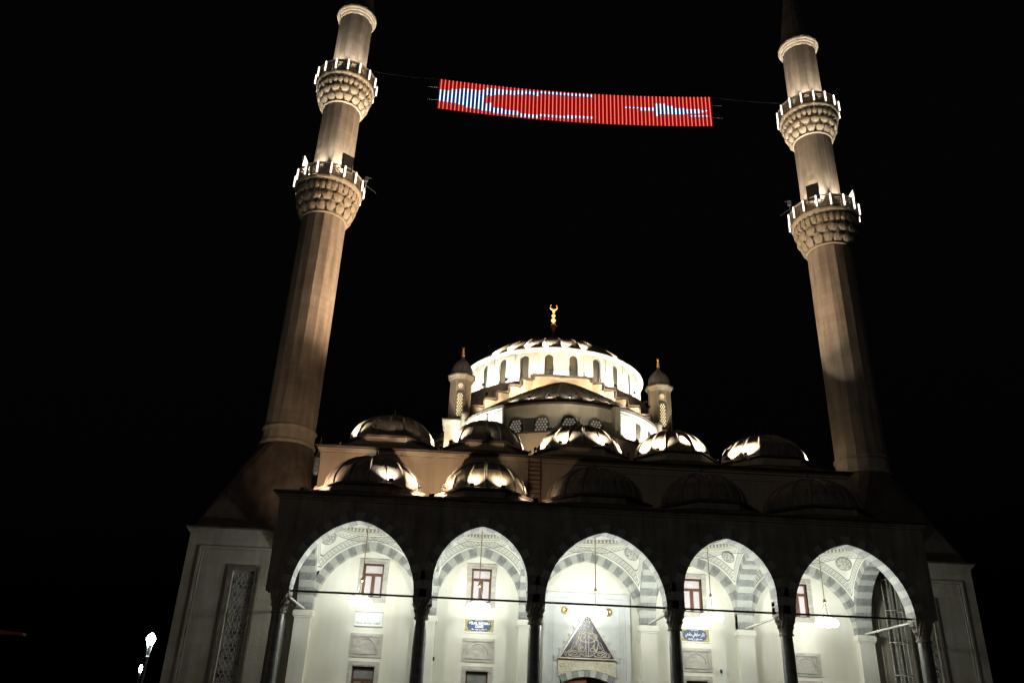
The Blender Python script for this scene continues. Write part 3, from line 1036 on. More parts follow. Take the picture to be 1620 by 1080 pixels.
for bi, (xa, xb) in enumerate(BAYS):
    wide = bi % 2 == 0
    cx = (xa + xb) / 2
    ax = 2.60 if wide else 2.33
    dr = part(MB().loft([octagon(cx, UY, ax - .03, 2.77, ZH + .38), octagon(cx, UY, ax - .03, 2.77, ZH + .86)]), 'dome_drum', 'hall_plaster', hall)
    part(MB().loft([octagon(cx, UY, ax + .09, 2.89, ZH + .861), octagon(cx, UY, ax + .11, 2.91, ZH + .94), octagon(cx, UY, ax - .15, 2.55, ZH + 1.08)]), 'drum_coping', 'dark_lead', dr)
    r = 2.42 if wide else 2.14
    dome(hall, cx, UY, ZH + 1.08, r, 1.82, 16, fin=.85, finm='green_bronze')
    UD.append((cx, r))

# semidome block
SX, SY, SR = X0, 57.0, 6.85
ZE = 21.5
def arcwall(r, a0, a1, z0_, z1_, n, thick=.35, cx=SX, cy=SY):
    mb = MB()
    for k in range(n):
        aa, ab = radians(a0 + (a1 - a0) * k / n), radians(a0 + (a1 - a0) * (k + 1) / n)
        q = [(cx + rr * sin(a), cy - rr * cos(a)) for rr, a in ((r, aa), (r, ab), (r - thick, ab), (r - thick, aa))]
        mb.loft([[(x, y, z0_) for x, y in q], [(x, y, z1_) for x, y in q]])
    return mb
part(arcwall(SR + .75, -95, 95, ZH, 19.1, 24, 1.0), 'lower_drum', 'hall_plaster', hall)
part(arcwall(SR + .86, -95, 95, 19.101, 19.2, 24, 1.2), 'ledge', 'dark_lead', hall)
part(arcwall(SR, -95, 95, 19.1, ZE - .15, 38, .35), 'semidome_wall', 'drum_plaster', hall)
part(arcwall(SR + .10, -37.4, 24, ZE - .149, ZE - .02, 14, .5), 'eaves', 'dark_lead', hall)
for (a0, a1) in ((-95, -37.6), (24.5, 95)):
    mb = MB()
    for (za, zb, pr) in ((ZE - .50, ZE - .38, .08), (ZE - .38, ZE - .22, .20), (ZE - .22, ZE - .04, .34)):
        m2 = arcwall(SR + pr, a0, a1, za, zb - .002, 14, .4)
        mb.add(m2.v, m2.f)
    part(mb, 'cornice', 'drum_plaster', hall)
    part(arcwall(SR + .42, a0, a1, ZE - .04, ZE + .02, 14, .7), 'eaves', 'dark_lead', hall)
for ac in (-37.5, 26.5):
    a = radians(ac)
    hw_ = .22 if ac > 0 else .05
    mb = MB().box(-hw_, hw_, -SR - (.42 if ac > 0 else .34), -SR + .1, 19.2, ZE - .05)
    part(mb, 'buttress', 'drum_plaster', hall, (SX, SY, 0), a)

def roundel_window(parent, loc, ang, w, h, arched, glow, rr=.062, pitch=.17, shell='drum_plaster'):
    """a plaster grille pierced by small glass roundels, set in the wall; facing -y before rotation"""
    poly = [(-w / 2, 0), (w / 2, 0), (w / 2, h - (w / 2 if arched else 0))]
    if arched:
        poly += [(w / 2 * cos(a), h - w / 2 + w / 2 * sin(a)) for a in [pi * k / 10 for k in range(1, 10)]]
    poly += [(-w / 2, h - (w / 2 if arched else 0))]
    p_ = part(MB().prism(poly, -.04, .02), 'window', shell, parent, loc, ang)
    rim = MB()
    out = [(x * (1 + .10 / w), z * (1 + .05 / h)) for x, z in poly]
    for k in range(len(poly)):
        k2 = (k + 1) % len(poly)
        rim.prism([poly[k], poly[k2], out[k2], out[k]], -.07, .02)
    part(rim, 'frame', shell, p_, loc, 0)
    g_ = MB()
    row = 0
    z = pitch * .6
    while z < h - .04:
        x = -w / 2 + (pitch * .5 if row % 2 else pitch * .95)
        while x < w / 2 - rr * .7:
            lim = w / 2 - rr * .8
            if z > h - w / 2 and arched:
                lim = sqrt(max(0, (w / 2 - rr * .6) ** 2 - (z - h + w / 2) ** 2))
            if abs(x) <= lim:
                g_.prism([(x + rr * cos(a), z + rr * sin(a)) for a in [2 * pi * k / 7 for k in range(7)]], -.052, -.03)
            x += pitch
        z += pitch * .87
        row += 1
    o = part(g_, 'glass_roundels', glow, p_, loc, 0)
    o['kind'] = 'stuff'
    return p_
for k in range(-3, 1 + 1):
    an = k * 15 - .4
    if an < -40:
        continue
    a = radians(an)
    roundel_window(hall, (SX + (SR + .005) * sin(a), SY - (SR + .005) * cos(a), 19.25), a, .92, 1.22, True, 'pale_roundel', rr=.068, pitch=.205, shell='brown_grille')
for an in (46, 61, 76, -55, -70):
    a = radians(an)
    hh, ww = 1.45, .30
    poly = [(-ww, 0), (ww, 0), (ww, hh - ww)] + [(ww * cos(t), hh - ww + ww * sin(t)) for t in [pi * q / 8 for q in range(1, 8)]] + [(-ww, hh - ww)]
    part(MB().prism(poly, -.02, .04), 'window', 'drum_glass', hall, (SX + (SR + .005) * sin(a), SY - (SR + .005) * cos(a), 19.62), a)
# semidome roof: ribs and sheets on a quarter dome leaning on the stepped arch
PY = 54.9                                        # plane of the stepped arch
def sdome(th, t, lift=0.0):
    """th from -90..90 deg round the front, t 0 at the eave .. 1 at the apex"""
    a = radians(th * .81)
    ex, ey = (SR + .28) * sin(a), SY - (SR + .28) * cos(a) - PY
    hgt = 3.3 * (1 - (1 - t) ** 1.22)
    return (SX + ex * (1 - t), PY - .02 + ey * (1 - t), ZE + .02 + hgt + lift)
NSP = 20
sd = part(MB().add([(SX, PY, ZE)], []), 'semidome', 'lead_sheet', hall)
for k in range(NSP):
    a0, a1 = -90 + 180 * k / NSP, -90 + 180 * (k + 1) / NSP
    mb = MB()
    rows = []
    for j in range(11):
        t = j / 10 * .985
        rows.append([sdome(a0 + (a1 - a0) * q / 3, t, .035 * (1 if j <= 5 else 0) - .03 * (1 - (2 * q / 3 - 1) ** 2)) for q in range(4)])
    mb.loft(rows, closed=False, cap0=False, cap1=False)
    part(mb, 'lead_sheet', 'lead_sheet', sd, smooth=40)
    if k:
        part(MB().tube([sdome(a0, j / 12 * .97, .04) for j in range(13)], .045, 5), 'rib', 'lead_sheet', sd)
# stepped arch wall
HALFS = [2.19, 3.02, 3.87, 4.73, 5.59, 6.42, 7.2]
TOPS = [25.27, 24.92, 24.38, 23.81, 23.23, 22.6, 22.0]
sw = part(MB().box(X0 - HALFS[0], X0 + HALFS[0], PY, PY + .45, 21.0, TOPS[0]), 'stepped_arch', 'carved_limestone', hall)
part(MB().box(X0 - HALFS[0] - .05, X0 + HALFS[0] + .05, PY - .12, PY + .5, TOPS[0] + .001, TOPS[0] + .15), 'coping', 'dark_lead', sw)
for sg in (-1, 1):
    for k in range(1, len(HALFS)):
        xa_, xb_ = sorted((X0 + sg * HALFS[k - 1], X0 + sg * HALFS[k]))
        # each step: recessed bevelled face like the photograph's folded stones
        mb = MB()
        zt, zb = TOPS[k], TOPS[k] - 2.6
        mb.box(xa_, xb_, PY + .18, PY + .45, zb - 1, zt)
        xo, xi = (xb_, xa_) if sg > 0 else (xa_, xb_)
        # outer part flush, inner edge folding back
        xm = xo - sg * .30
        mb.add([(xo, PY, zt), (xm, PY, zt), (xm, PY, zb), (xo, PY, zb), (xm, PY, zt), (xi, PY + .17, zt - .02), (xi, PY + .17, zb), (xm, PY, zb), (xo, PY + .2, zt), (xo, PY + .2, zb), (xm, PY + .2, zt), (xi, PY + .2, zt)],
               [(0, 1, 2, 3), (4, 5, 6, 7), (0, 8, 9, 3), (0, 1, 10, 8), (4, 5, 11, 10)])
        part(mb, 'step', 'carved_limestone', sw)
        part(MB().box(xa_ - .02, xb_ + .02, PY - .12, PY + .5, zt + .001 + .001 * k, zt + .14).box(min(xi, xi + sg * .10), max(xi, xi + sg * .10), PY - .12, PY + .3, zt + .145, TOPS[k - 1]), 'coping', 'dark_lead', sw)
# side exedrae behind the turrets
for sg in (-1, 1):
    ex, ey = X0 + sg * 5.2, 62.5
    part(arcwall(4.75, 20, 160, ZH, ZE - .15, 14, .5, ex, ey) if sg > 0 else arcwall(4.75, -160, -20, ZH, ZE - .15, 14, .5, ex, ey), 'side_wall', 'drum_plaster', hall)
    m2 = arcwall(5.0, 15, 165, ZE - .149, ZE + .02, 14, .6, ex, ey) if sg > 0 else arcwall(5.0, -165, -15, ZE - .149, ZE + .02, 14, .6, ex, ey)
    part(m2, 'cornice', 'drum_plaster', hall)
    part(MB().lathe([(4.95, ZE + .021), (4.2, ZE + .9), (2.6, ZE + 1.8), (.6, ZE + 2.4)], 24, cx=ex, cy=ey), 'side_semidome', 'lead_sheet', hall, smooth=30)
# square base under the drum
part(MB().box(X0 - 7.1, X0 + 7.1, PY + .5, 70, ZH, 22.3), 'drum_base', 'dark_lead', hall)
part(MB().lathe([(7.95, 22.3), (7.95, 25.18), (7.6, 25.32)], 48, cx=X0, cy=63, a0=pi / 48), 'drum_base', 'dark_lead', hall, smooth=30)
# drum with windows
DR, DY, DZ0, DZ1 = 7.2, 63.0, 25.25, 27.75
ND = 24
dm = part(MB().lathe([(DR - .5, DZ0), (DR - .5, DZ1)], ND, cx=0, cy=0, a0=pi / 24 * 0), 'drum', 'drum_glass', hall, (X0, DY, 0))
ww = .36
def drum_pier():
    mb = MB()
    # pier between two windows; spans -7.5+w .. 7.5-w degrees, centred at 0 deg (front), with arched shoulders
    hw = DR * tan(radians(7.5)) - ww
    mb.box(-hw, hw, -DR, -DR + .42, DZ0, DZ1)
    for sg in (-1, 1):
        for k in range(6):
            t0, t1 = k / 6 * pi / 2, (k + 1) / 6 * pi / 2
            x0_, x1_ = ww * cos(t0), ww * cos(t1)
            xa_, xb_ = hw + ww - x0_, hw + ww - x1_
            z_ = DZ1 - .50 + ww * sin((t0 + t1) / 2)
            a, b = sorted((sg * xa_, sg * xb_))
            mb.box(a, b, -DR, -DR + .42, z_, DZ1)
    # shallow pilaster
    mb.box(-.16, .16, -DR - .06, -DR, DZ0, DZ1)
    return mb.mesh('pier', 'drum_plaster')
pm = drum_pier()
for k in range(ND):
    place('pier', pm, dm, (X0, DY, 0), 2 * pi * k / ND)
hwc = DR * tan(radians(7.5))
glass = MB().box(-ww, ww, -DR + .20, -DR + .24, DZ0 + .1, DZ1 - .1).mesh('pane', 'drum_glass')
sill = MB().box(-ww, ww, -DR + .1, -DR + .40, DZ0, DZ0 + .16).mesh('sill', 'dark_lead')
for k in range(ND):
    place('pane', glass, dm, (X0, DY, 0), 2 * pi * (k + .5) / ND)
    place('sill', sill, dm, (X0, DY, 0), 2 * pi * (k + .5) / ND)
part(MB().lathe([(DR, DZ1 + .001), (DR + .16, DZ1 + .05), (DR + .18, DZ1 + .12), (DR + .30, DZ1 + .16), (DR + .32, DZ1 + .24), (DR, DZ1 + .26)], ND * 2, a0=pi / 48), 'cornice', 'drum_plaster', dm, (X0, DY, 0))
main = dome(hall, X0, DY, DZ1 + .30, DR + .05, 3.3, 30, name='main_dome', cap=True)
mb = MB()
zz = DZ1 + 4.55
part(MB().lathe([(.75, zz - 2.1), (.60, zz - 1.5), (.50, zz - .3), (.42, zz + .25), (.22, zz + .45), (.10, zz + .7)], 16), 'finial_pedestal', 'dark_lead', main, (X0, DY, 0), smooth=50)
mb.lathe([(.10, zz + .70), (.10, zz + .8), (.34, zz + 1.12), (.36, zz + 1.25), (.14, zz + 1.5), (.10, zz + 1.6), (.23, zz + 1.78), (.23, zz + 1.84), (.09, zz + 2.02),
          (.08, zz + 2.08), (.20, zz + 2.24), (.20, zz + 2.30), (.07, zz + 2.46), (.06, zz + 2.52), (.14, zz + 2.63), (.05, zz + 2.74), (.03, zz + 2.86)], 16)
crescent(mb, zz + 3.12, .30)
part(mb, 'finial', 'gilt', main, (X0, DY, 0), smooth=50)
TIPZ = zz

# corner turrets
for sg in (-1, 1):
    tx, ty = X0 + sg * 7.42, 56.2
    tu = part(MB().lathe([(.86, 21.75), (.84, 25.0)], 8, a0=pi / 8), 'turret', 'hall_plaster', hall, (tx, ty, 0))
    part(MB().box(-.92, .92, -.95, .95, 15.05, 21.35).box(-1.0, 1.0, -1.03, 1.03, 21.351, 21.48).box(-1.1, 1.1, -1.13, 1.13, 21.48, 21.62), 'base', 'drum_plaster', tu, (tx, ty, 0))
    part(MB().box(-1.16, 1.16, -1.19, 1.19, 21.621, 21.69), 'coping', 'dark_lead', tu, (tx, ty, 0))
    part(MB().lathe([(.85, 25.001), (.90, 25.05), (.92, 25.14), (1.02, 25.22), (1.04, 25.30)], 8, a0=pi / 8), 'cornice', 'hall_plaster', tu, (tx, ty, 0))
    part(MB().lathe([(1.08, 25.301), (1.10, 25.36), (.82, 25.44)], 8, a0=pi / 8), 'eaves', 'dark_lead', tu, (tx, ty, 0))
    cp = part(MB().lathe([(.74, 25.44), (.80, 25.60), (.81, 25.80), (.74, 26.10), (.60, 26.38), (.40, 26.62), (.20, 26.80), (.10, 26.98), (.07, 27.1)], 16), 'cap', 'lead_sheet', tu, (tx, ty, 0), smooth=40)
    mb = MB().lathe([(.07, 27.05), (.13, 27.16), (.13, 27.20), (.05, 27.30), (.12, 27.40), (.12, 27.44), (.04, 27.52), (.09, 27.60), (.03, 27.68), (.02, 27.74)], 10)
    crescent(mb, 27.83, .09)
    part(mb, 'finial', 'gilt', tu, (tx, ty, 0), smooth=50)
    for fa in (-45, 0, 45):
        a = radians(fa)
        rr_ = .86 * cos(pi / 8) + .004
        if fa == 0:
            roundel_window(tu, (tx + rr_ * sin(a), ty - rr_ * cos(a), 22.0), a, .46, 1.9, True, 'lit_roundel', rr=.056, pitch=.158, shell='brown_grille')
            # round rosette above
            mb = MB().prism([(.24 * cos(t), .24 * sin(t)) for t in [2 * pi * k / 16 for k in range(16)]], -.05, .02)
            rw = part(mb, 'round_window', 'hall_plaster', tu, (tx, ty - rr_, 24.42))
            mb = MB()
            for k in range(6):
                t = pi / 3 * k
                mb.prism([(.13 * cos(t) + .055 * cos(q), .13 * sin(t) + .055 * sin(q)) for q in [2 * pi * j / 7 for j in range(7)]], -.062, -.04)
            mb.prism([(.05 * cos(q), .05 * sin(q)) for q in [2 * pi * j / 7 for j in range(7)]], -.062, -.04)
            part(mb, 'glass_roundels', 'lit_roundel', rw, (tx, ty - rr_, 24.42))

# ------------------------------------------------------------------ minarets
NSH = 16
def cellmesh(r0, r1, dz, dang, lean):
    """one stalactite bracket: pointed foot, flaring out to the tier's rim, with a notch at its head"""
    mb = MB()
    rings = []
    for t, w in ((0, .55), (.25, .84), (.50, .90), (.66, .74), (.82, .42), (1, .30)):
        ro = r0 + (r1 - r0) * (t ** .8) + .17 * w * (1 - .35 * t)
        ri = r0 - .06
        a = dang / 2 * w
        rings.append([(ro * cos(-a), ro * sin(-a), dz * t), ((ro + .035 * w) * 1, 0, dz * t), (ro * cos(a), ro * sin(a), dz * t), (ri * cos(a), ri * sin(a), dz * t), (ri * cos(-a), ri * sin(-a), dz * t)])
    mb.loft(rings)
    return mb.mesh('stalactite', 'carved_limestone')
_cm = {}
def balcony(mn, bx, by, zn, rn, zr, rr, upr):
    """zn/rn = neck ring under the balcony, zr/rr = top rail height and radius"""
    zf = zr - .98                                    # floor
    key = (round(rn, 3), round(rr, 3))
    bal = part(MB().lathe([(rr - .12, zf - .20), (rr + .02, zf - .15), (rr + .05, zf - .06), (rr + .05, zf)], NSH, a0=pi / NSH), 'balcony', 'carved_limestone', mn, (bx, by, 0))
    # flared core behind the stalactites
    tiers = 3
    zt0, zt1 = zn + .12, zf - .20
    rc = [rn + (rr - .16 - rn) * (k / tiers) ** .55 for k in range(tiers + 1)]
    prof = []
    for k in range(tiers):
        za, zb = zt0 + (zt1 - zt0) * k / tiers, zt0 + (zt1 - zt0) * (k + 1) / tiers
        prof += [(rc[k] - .06, za), (rc[k] - .02, zb - .03)]
    prof.append((rr - .14, zt1))
    part(MB().lathe(prof, 48), 'corbel_core', 'carved_limestone', bal, (bx, by, 0))
    for k in range(tiers):
        n = 16 if k < 1 else (16 if k == 1 else 32)
        za, zb = zt0 + (zt1 - zt0) * k / tiers, zt0 + (zt1 - zt0) * (k + 1) / tiers
        kk = (key, k)
        if kk not in _cm:
            _cm[kk] = cellmesh(rc[k], rc[k + 1] - .02, (zb - za) * 1.02, 2 * pi / n, 0)
        for j in range(n):
            place('stalactite', _cm[kk], bal, (bx, by, za), 2 * pi * (j + (.5 if k == 1 else 0)) / n)
    part(MB().tube([(rn * cos(a), rn * sin(a), 0) for a in [2 * pi * q / 48 for q in range(49)]], .075, 8), 'neck_ring', 'carved_limestone', bal, (bx, by, zn), smooth=60)
    # railing: 16 pierced panels between posts
    ap = rr * cos(pi / NSH)
    side = 2 * rr * sin(pi / NSH)
    if (key, 'p') not in _cm:
        mb = MB()
        hw = side / 2 - .09
        ht = .80
        nx, nz = 6, 6
        for i in range(nx + 1):
            x = -hw + 2 * hw * i / nx
            mb.box(x - .016, x + .016, -ap - .03, -ap + .03, .04, .04 + ht)
        for j in range(nz + 1):
            z = .04 + ht * j / nz
            mb.box(-hw, hw, -ap - .025, -ap + .025, z - .018, z + .018)
        for i in range(nx):                           # star bosses at every other crossing
            for j in range(nz):
                if (i + j) % 2 == 0:
                    cxp, czp = -hw + 2 * hw * (i + .5) / nx, .04 + ht * (j + .5) / nz
                    mb.add([(cxp - .05, -ap - .02, czp), (cxp, -ap - .02, czp - .06), (cxp + .05, -ap - .02, czp), (cxp, -ap - .02, czp + .06),
                            (cxp - .05, -ap + .02, czp), (cxp, -ap + .02, czp - .06), (cxp + .05, -ap + .02, czp), (cxp, -ap + .02, czp + .06)],
                           [(0, 1, 5, 4), (1, 2, 6, 5), (2, 3, 7, 6), (3, 0, 4, 7)])
        _cm[key, 'p'] = mb.mesh('railing_panel', 'railing_stone')
        _cm[key, 'b'] = MB().lathe([(.02, .07), (.050, .11), (.050, .86), (.038, .93), (.012, .96)], 8).mesh('light_bar', 'led_bar', 50)
        _cm[key, 'o'] = MB().box(-.08, .08, -.08, .06, 0, .93).mesh('post', 'railing_stone')
    for j in range(NSH):
        a = 2 * pi * j / NSH
        place('railing_panel', _cm[key, 'p'], bal, (bx, by, zf), a)
        a2 = a + pi / NSH
        place('post', _cm[key, 'o'], bal, (bx + rr * sin(a2), by - rr * cos(a2), zf), a2)
        place('light_bar', _cm[key, 'b'], bal, (bx + (rr + .13) * sin(a2), by - (rr + .13) * cos(a2), zf))
    mb = MB().lathe([(rr - .07, zr - .07), (rr + .07, zr - .07), (rr + .08, zr), (rr - .08, zr)], NSH, a0=pi / NSH, cap0=False, cap1=False)
    part(mb, 'top_rail', 'carved_limestone', bal, (bx, by, 0))
    # uplights standing on the balcony floor
    up = MB().lathe([(.07, 0), (.09, .12), (.09, .16)], 8).mesh('uplight', 'iron')
    for j in range(8):
        a = 2 * pi * (j + .5) / 8
        p = (bx + (rr - .28) * sin(a), by - (rr - .28) * cos(a), zf + .01)
        place('uplight', up, bal, p)
        q = Vector(p) + Vector((0, 0, .20))
        lamp('SPOT', q, upr, (1, .87, .70), mn, q + Vector((-.55 * sin(a), .55 * cos(a), 2.6)), 36, .6, radius=.06)

def minaret(mx_, my_, sg, label):
    mn = thing('minaret', label, 'minaret', (mx_, my_, 0), 'minarets flanking the arcade')
    tx, ty, hs_ = mx_ + sg * .33, 45.2, 3.0
    # tower base
    wx0, wx1, wz0, wz1 = tx - .50, tx + .50, 2.2, 8.42
    tw = part(MB().box(tx - hs_, tx + hs_, ty - hs_ + .5, ty + hs_, 0, 10.2), 'tower', 'tower_stone', mn, (0, 0, 0))
    part(wall_with_holes(tx - hs_, tx + hs_, 0, 10.2, ty - hs_, ty - hs_ + .499, [(wx0 - .05, wx1 + .05, wz0, wz1)]), 'front_face', 'tower_stone', tw)
    mb = MB()
    yf = ty - hs_
    for (x0_, x1_, z1_) in ((tx - 2.30, tx + 2.30, 9.46),):
        mb.box(x0_ - .10, x0_, yf - .07, yf - .001, 0, z1_).box(x1_, x1_ + .10, yf - .07, yf - .001, 0, z1_).box(x0_ - .10, x1_ + .10, yf - .07, yf - .001, z1_ + .001, z1_ + .10)
        mb.box(x0_ + .06, x0_ + .10, yf - .03, yf - .001, 0, z1_ - .09).box(x1_ - .10, x1_ - .06, yf - .03, yf - .001, 0, z1_ - .09).box(x0_ + .06, x1_ - .06, yf - .03, yf - .001, z1_ - .089, z1_ - .05)
    part(mb, 'panel_moulding', 'tower_stone', tw)
    mb = MB()
    for (d, t, y_) in ((.05, .14, .05), (.19, .10, .09)):
        mb.box(wx0 - d - t, wx0 - d, yf - y_, yf - .001, wz0 - .2, wz1 + d + t - .05).box(wx1 + d, wx1 + d + t, yf - y_, yf - .001, wz0 - .2, wz1 + d + t - .05)
        mb.box(wx0 - d, wx1 + d, yf - y_, yf - .001, wz1 + d - .05, wz1 + d + t - .05)
    wn_ = part(mb, 'window', 'window_surround', tw)
    part(MB().box(wx0 - .05, wx1 + .05, yf + .16, yf + .20, wz0, wz1), 'pane', 'patterned_pane', wn_)
    # geometric grille: interlaced hexagons
    mb = MB()
    s_ = .13
    seen = set()
    def bar(p, q):
        k_ = tuple(sorted((tuple(round(c, 3) for c in p), tuple(round(c, 3) for c in q))))
        if k_ in seen: return
        seen.add(k_)
        for c in (p, q):
            if not (wx0 - .02 < c[0] < wx1 + .02 and wz0 < c[1] < wz1): return
        d = Vector((q[0] - p[0], q[1] - p[1]))
        n_ = Vector((-d.y, d.x)).normalized() * .013
        mb.prism([(p[0] - n_.x, p[1] - n_.y), (q[0] - n_.x, q[1] - n_.y), (q[0] + n_.x, q[1] + n_.y), (p[0] + n_.x, p[1] + n_.y)], yf + .11, yf + .14)
    row = 0
    z = wz0
    while z < wz1 + s_:
        x = wx0 - s_ * 2 + (s_ * sqrt(3) / 2 if row % 2 else 0)
        while x < wx1 + s_ * 2:
            P = [(x + s_ * cos(radians(30 + 60 * k)), z + s_ * sin(radians(30 + 60 * k))) for k in range(6)]
            for k in range(6):
                bar(P[k], P[(k + 1) % 6])
            if row % 3 == 0:
                for k in (0, 2, 4):
                    bar((x, z), P[k])
            x += s_ * sqrt(3)
        z += s_ * 1.5
        row += 1
    o = part(mb, 'grille', 'painted_iron', wn_)
    o['kind'] = 'stuff'
    mb = MB()
    for (za, zb, pr) in ((10.201, 10.28, .05), (10.28, 10.36, .10), (10.36, 10.42, .16)):
        mb.box(tx - hs_ - pr, tx + hs_ + pr, ty - hs_ - pr, ty + hs_ + pr, za, zb - .001)
    part(mb, 'cornice', 'tower_stone', tw)
    part(MB().box(tx - hs_ - .22, tx + hs_ + .22, ty - hs_ - .22, ty + hs_ + .22, 10.42, 10.50), 'eaves', 'dark_lead', tw)
    # pyramid transition from square to sixteen sides
    zc_, zt_ = 10.50, 15.85
    ring = [(mx_ + 1.50 * cos(2 * pi * k / 16 + pi / 16), my_ + 1.50 * sin(2 * pi * k / 16 + pi / 16), zt_) for k in range(16)]
    cor = [(tx + 2.95, ty + 2.95, zc_), (tx - 2.95, ty + 2.95, zc_), (tx - 2.95, ty - 2.95, zc_), (tx + 2.95, ty - 2.95, zc_)]
    fs = []
    for c in range(4):
        for k in range(4):
            a_, b_ = (c * 4 + k - 0) % 16, (c * 4 + k + 1) % 16
            if k < 3:
                fs.append((a_, b_, 16 + c))
            else:
                fs.append((a_, b_, 16 + (c + 1) % 4, 16 + c))
    part(MB().add(ring + cor, fs), 'pyramid_base', 'dark_brown_stone', mn)
    # shafts
    def sh(z0_, r0, z1_, r1):
        part(MB().lathe([(r0, z0_), (r1, z1_)], NSH, a0=pi / NSH), 'shaft', 'limestone', mn, (mx_, my_, 0))
    part(MB().lathe([(1.52, 15.80), (1.60, 15.88), (1.58, 16.0), (1.50, 16.06), (1.47, 16.1), (1.47, 16.66), (1.52, 16.72), (1.57, 16.80), (1.52, 16.90), (1.44, 16.94)], NSH, a0=pi / NSH), 'base_mouldings', 'carved_limestone', mn, (mx_, my_, 0))
    sh(16.9, 1.45, 31.5, 1.41)
    sh(33.4, 1.30, 40.7, 1.285)
    sh(42.3, 1.205, 49.0, 1.19)
    balcony(mn, mx_, my_, 31.24, 1.42, 34.55, 2.16, P_UP)
    balcony(mn, mx_, my_, 40.42, 1.32, 43.50, 2.03, P_UP)
    part(MB().lathe([(1.19, 48.85), (1.24, 48.92), (1.27, 49.0), (1.27, 49.05), (1.33, 49.10), (1.37, 49.18), (1.37, 49.23), (1.43, 49.28), (1.46, 49.36), (1.46, 49.44)], NSH * 2, a0=pi / NSH), 'cornice', 'carved_limestone', mn, (mx_, my_, 0))
    sp = part(MB().lathe([(1.48, 49.441), (1.49, 49.50), (1.30, 49.56), (.10, 58.0)], NSH, a0=pi / NSH), 'spire', 'dark_lead', mn, (mx_, my_, 0))
    finial(sp, mx_, my_, 58.0, 2.2, 'gilt')
    return mn
MYM = 45.47
MLX, MRX = X0 - 16.783, X0 + 16.783
minaret(MLX, MYM, -1, 'stone minaret at the left of the arcade, two lit balconies, nearer the street lamp')
minaret(MRX, MYM, 1, 'stone minaret at the right of the arcade, its right side in deep shadow')

# floodlights washing the minaret shafts from the roofs between them
def roof_flood(at, tgt, p, c, lb, ang=30, grp=None):
    return floodlight(at, tgt, p, c, lb, grp, ang, .6, 1.3)
roof_flood((13.6, 42.9, 16.1), (MLX, MYM, 32), 47000, WARM, 'roof floodlight between the two rightmost upper domes aimed at the left minaret', 42)
roof_flood((0.4, 43.0, 16.6), (MRX, MYM, 34), 13500, WARM, 'roof floodlight by the second upper dome aimed at the right minaret', 42)

# ------------------------------------------------------------------ LED banner between the minarets
BY = 45.45
BX0, BX1 = -4.42, 15.42
NC, NR = 71, 28
def sag(u):
    return -.46 * (1 - (2 * u - 1) ** 2)
def btop(u):
    return 44.16 + sag(u)
BH = 2.70
bn = thing('led_banner', 'long red and white LED banner with crescent and star hung between the minarets', 'banner', (BX0, BY, 41.4))
WR = {0: [(.37, .75)], 1: [(.36, .75)], 2: [(.35, .75)], 3: [(.30, .75)], 4: [(.28, .76)], 5: [(.235, .78)], 6: [(.21, .80)], 7: [(.22, .86)], 8: [(.22, .86)], 9: [(.23, .86)],
      10: [(.21, .87)], 11: [(.18, .88)], 12: [(.12, .37), (.63, .90)], 13: [(.10, .34), (.62, .90)], 14: [(.11, .31), (.74, .93)], 15: [(.11, .29), (.74, .93)], 16: [(.10, .28), (.75, .92)],
      17: [(.10, .26), (.77, .93)], 18: [(.10, .24), (.77, .94)], 19: [(.10, .24), (.78, .93)], 20: [(.06, .23), (.78, .94)], 21: [(.06, .20), (.85, .95)], 22: [(.06, .19), (.85, .95)],
      23: [(.06, .19), (.85, .95)], 24: [(.06, .19), (.86, .95)], 25: [(.07, .20), (.86, .95)]}
for c in range(26, 34): WR[c] = [(.05, .12), (.83, .90)]
for c in range(34, 40): WR[c] = [(.05, .12), (.79, .86)]
WR[33] = WR[34] = [(.05, .12), (.78, .89)]
for c in range(48, 52): WR[c] = [(.38, .43)]
for c in range(52, 56): WR[c] = [(.40, .50)]
WR[56] = [(.24, .67)]; WR[57] = [(.24, .62)]; WR[58] = [(.25, .62)]; WR[59] = [(.31, .61)]; WR[60] = [(.31, .61)]
for c in (61, 62, 63): WR[c] = [(.38, .62)]
WR[64] = [(.43, .57)]
WR[65] = WR[66] = WR[67] = [(.43, .57), (.64, .69)]
WR[68] = [(.46, .53), (.64, .69)]; WR[69] = [(.46, .50), (.64, .69)]
for c in range(NC):
    u = (c + .5) / NC
    x = BX0 + (BX1 - BX0) * u
    zt = btop(u)
    ledm, wht = MB(), []
    for r in range(NR):
        f = (r + .5) / NR
        z = zt - BH * f
        white = any(a <= f <= b for a, b in WR.get(c, []))
        hw_, hh_ = (.044, .040) if white else (.032, .026)
        ledm.box(x - hw_, x + hw_, BY - .04, BY - .01, z - hh_, z + hh_, 1 if white else 0)
        wht.append(white)
    part(ledm, 'led_strip', ['led_red', 'led_white'], bn)['kind'] = 'stuff'
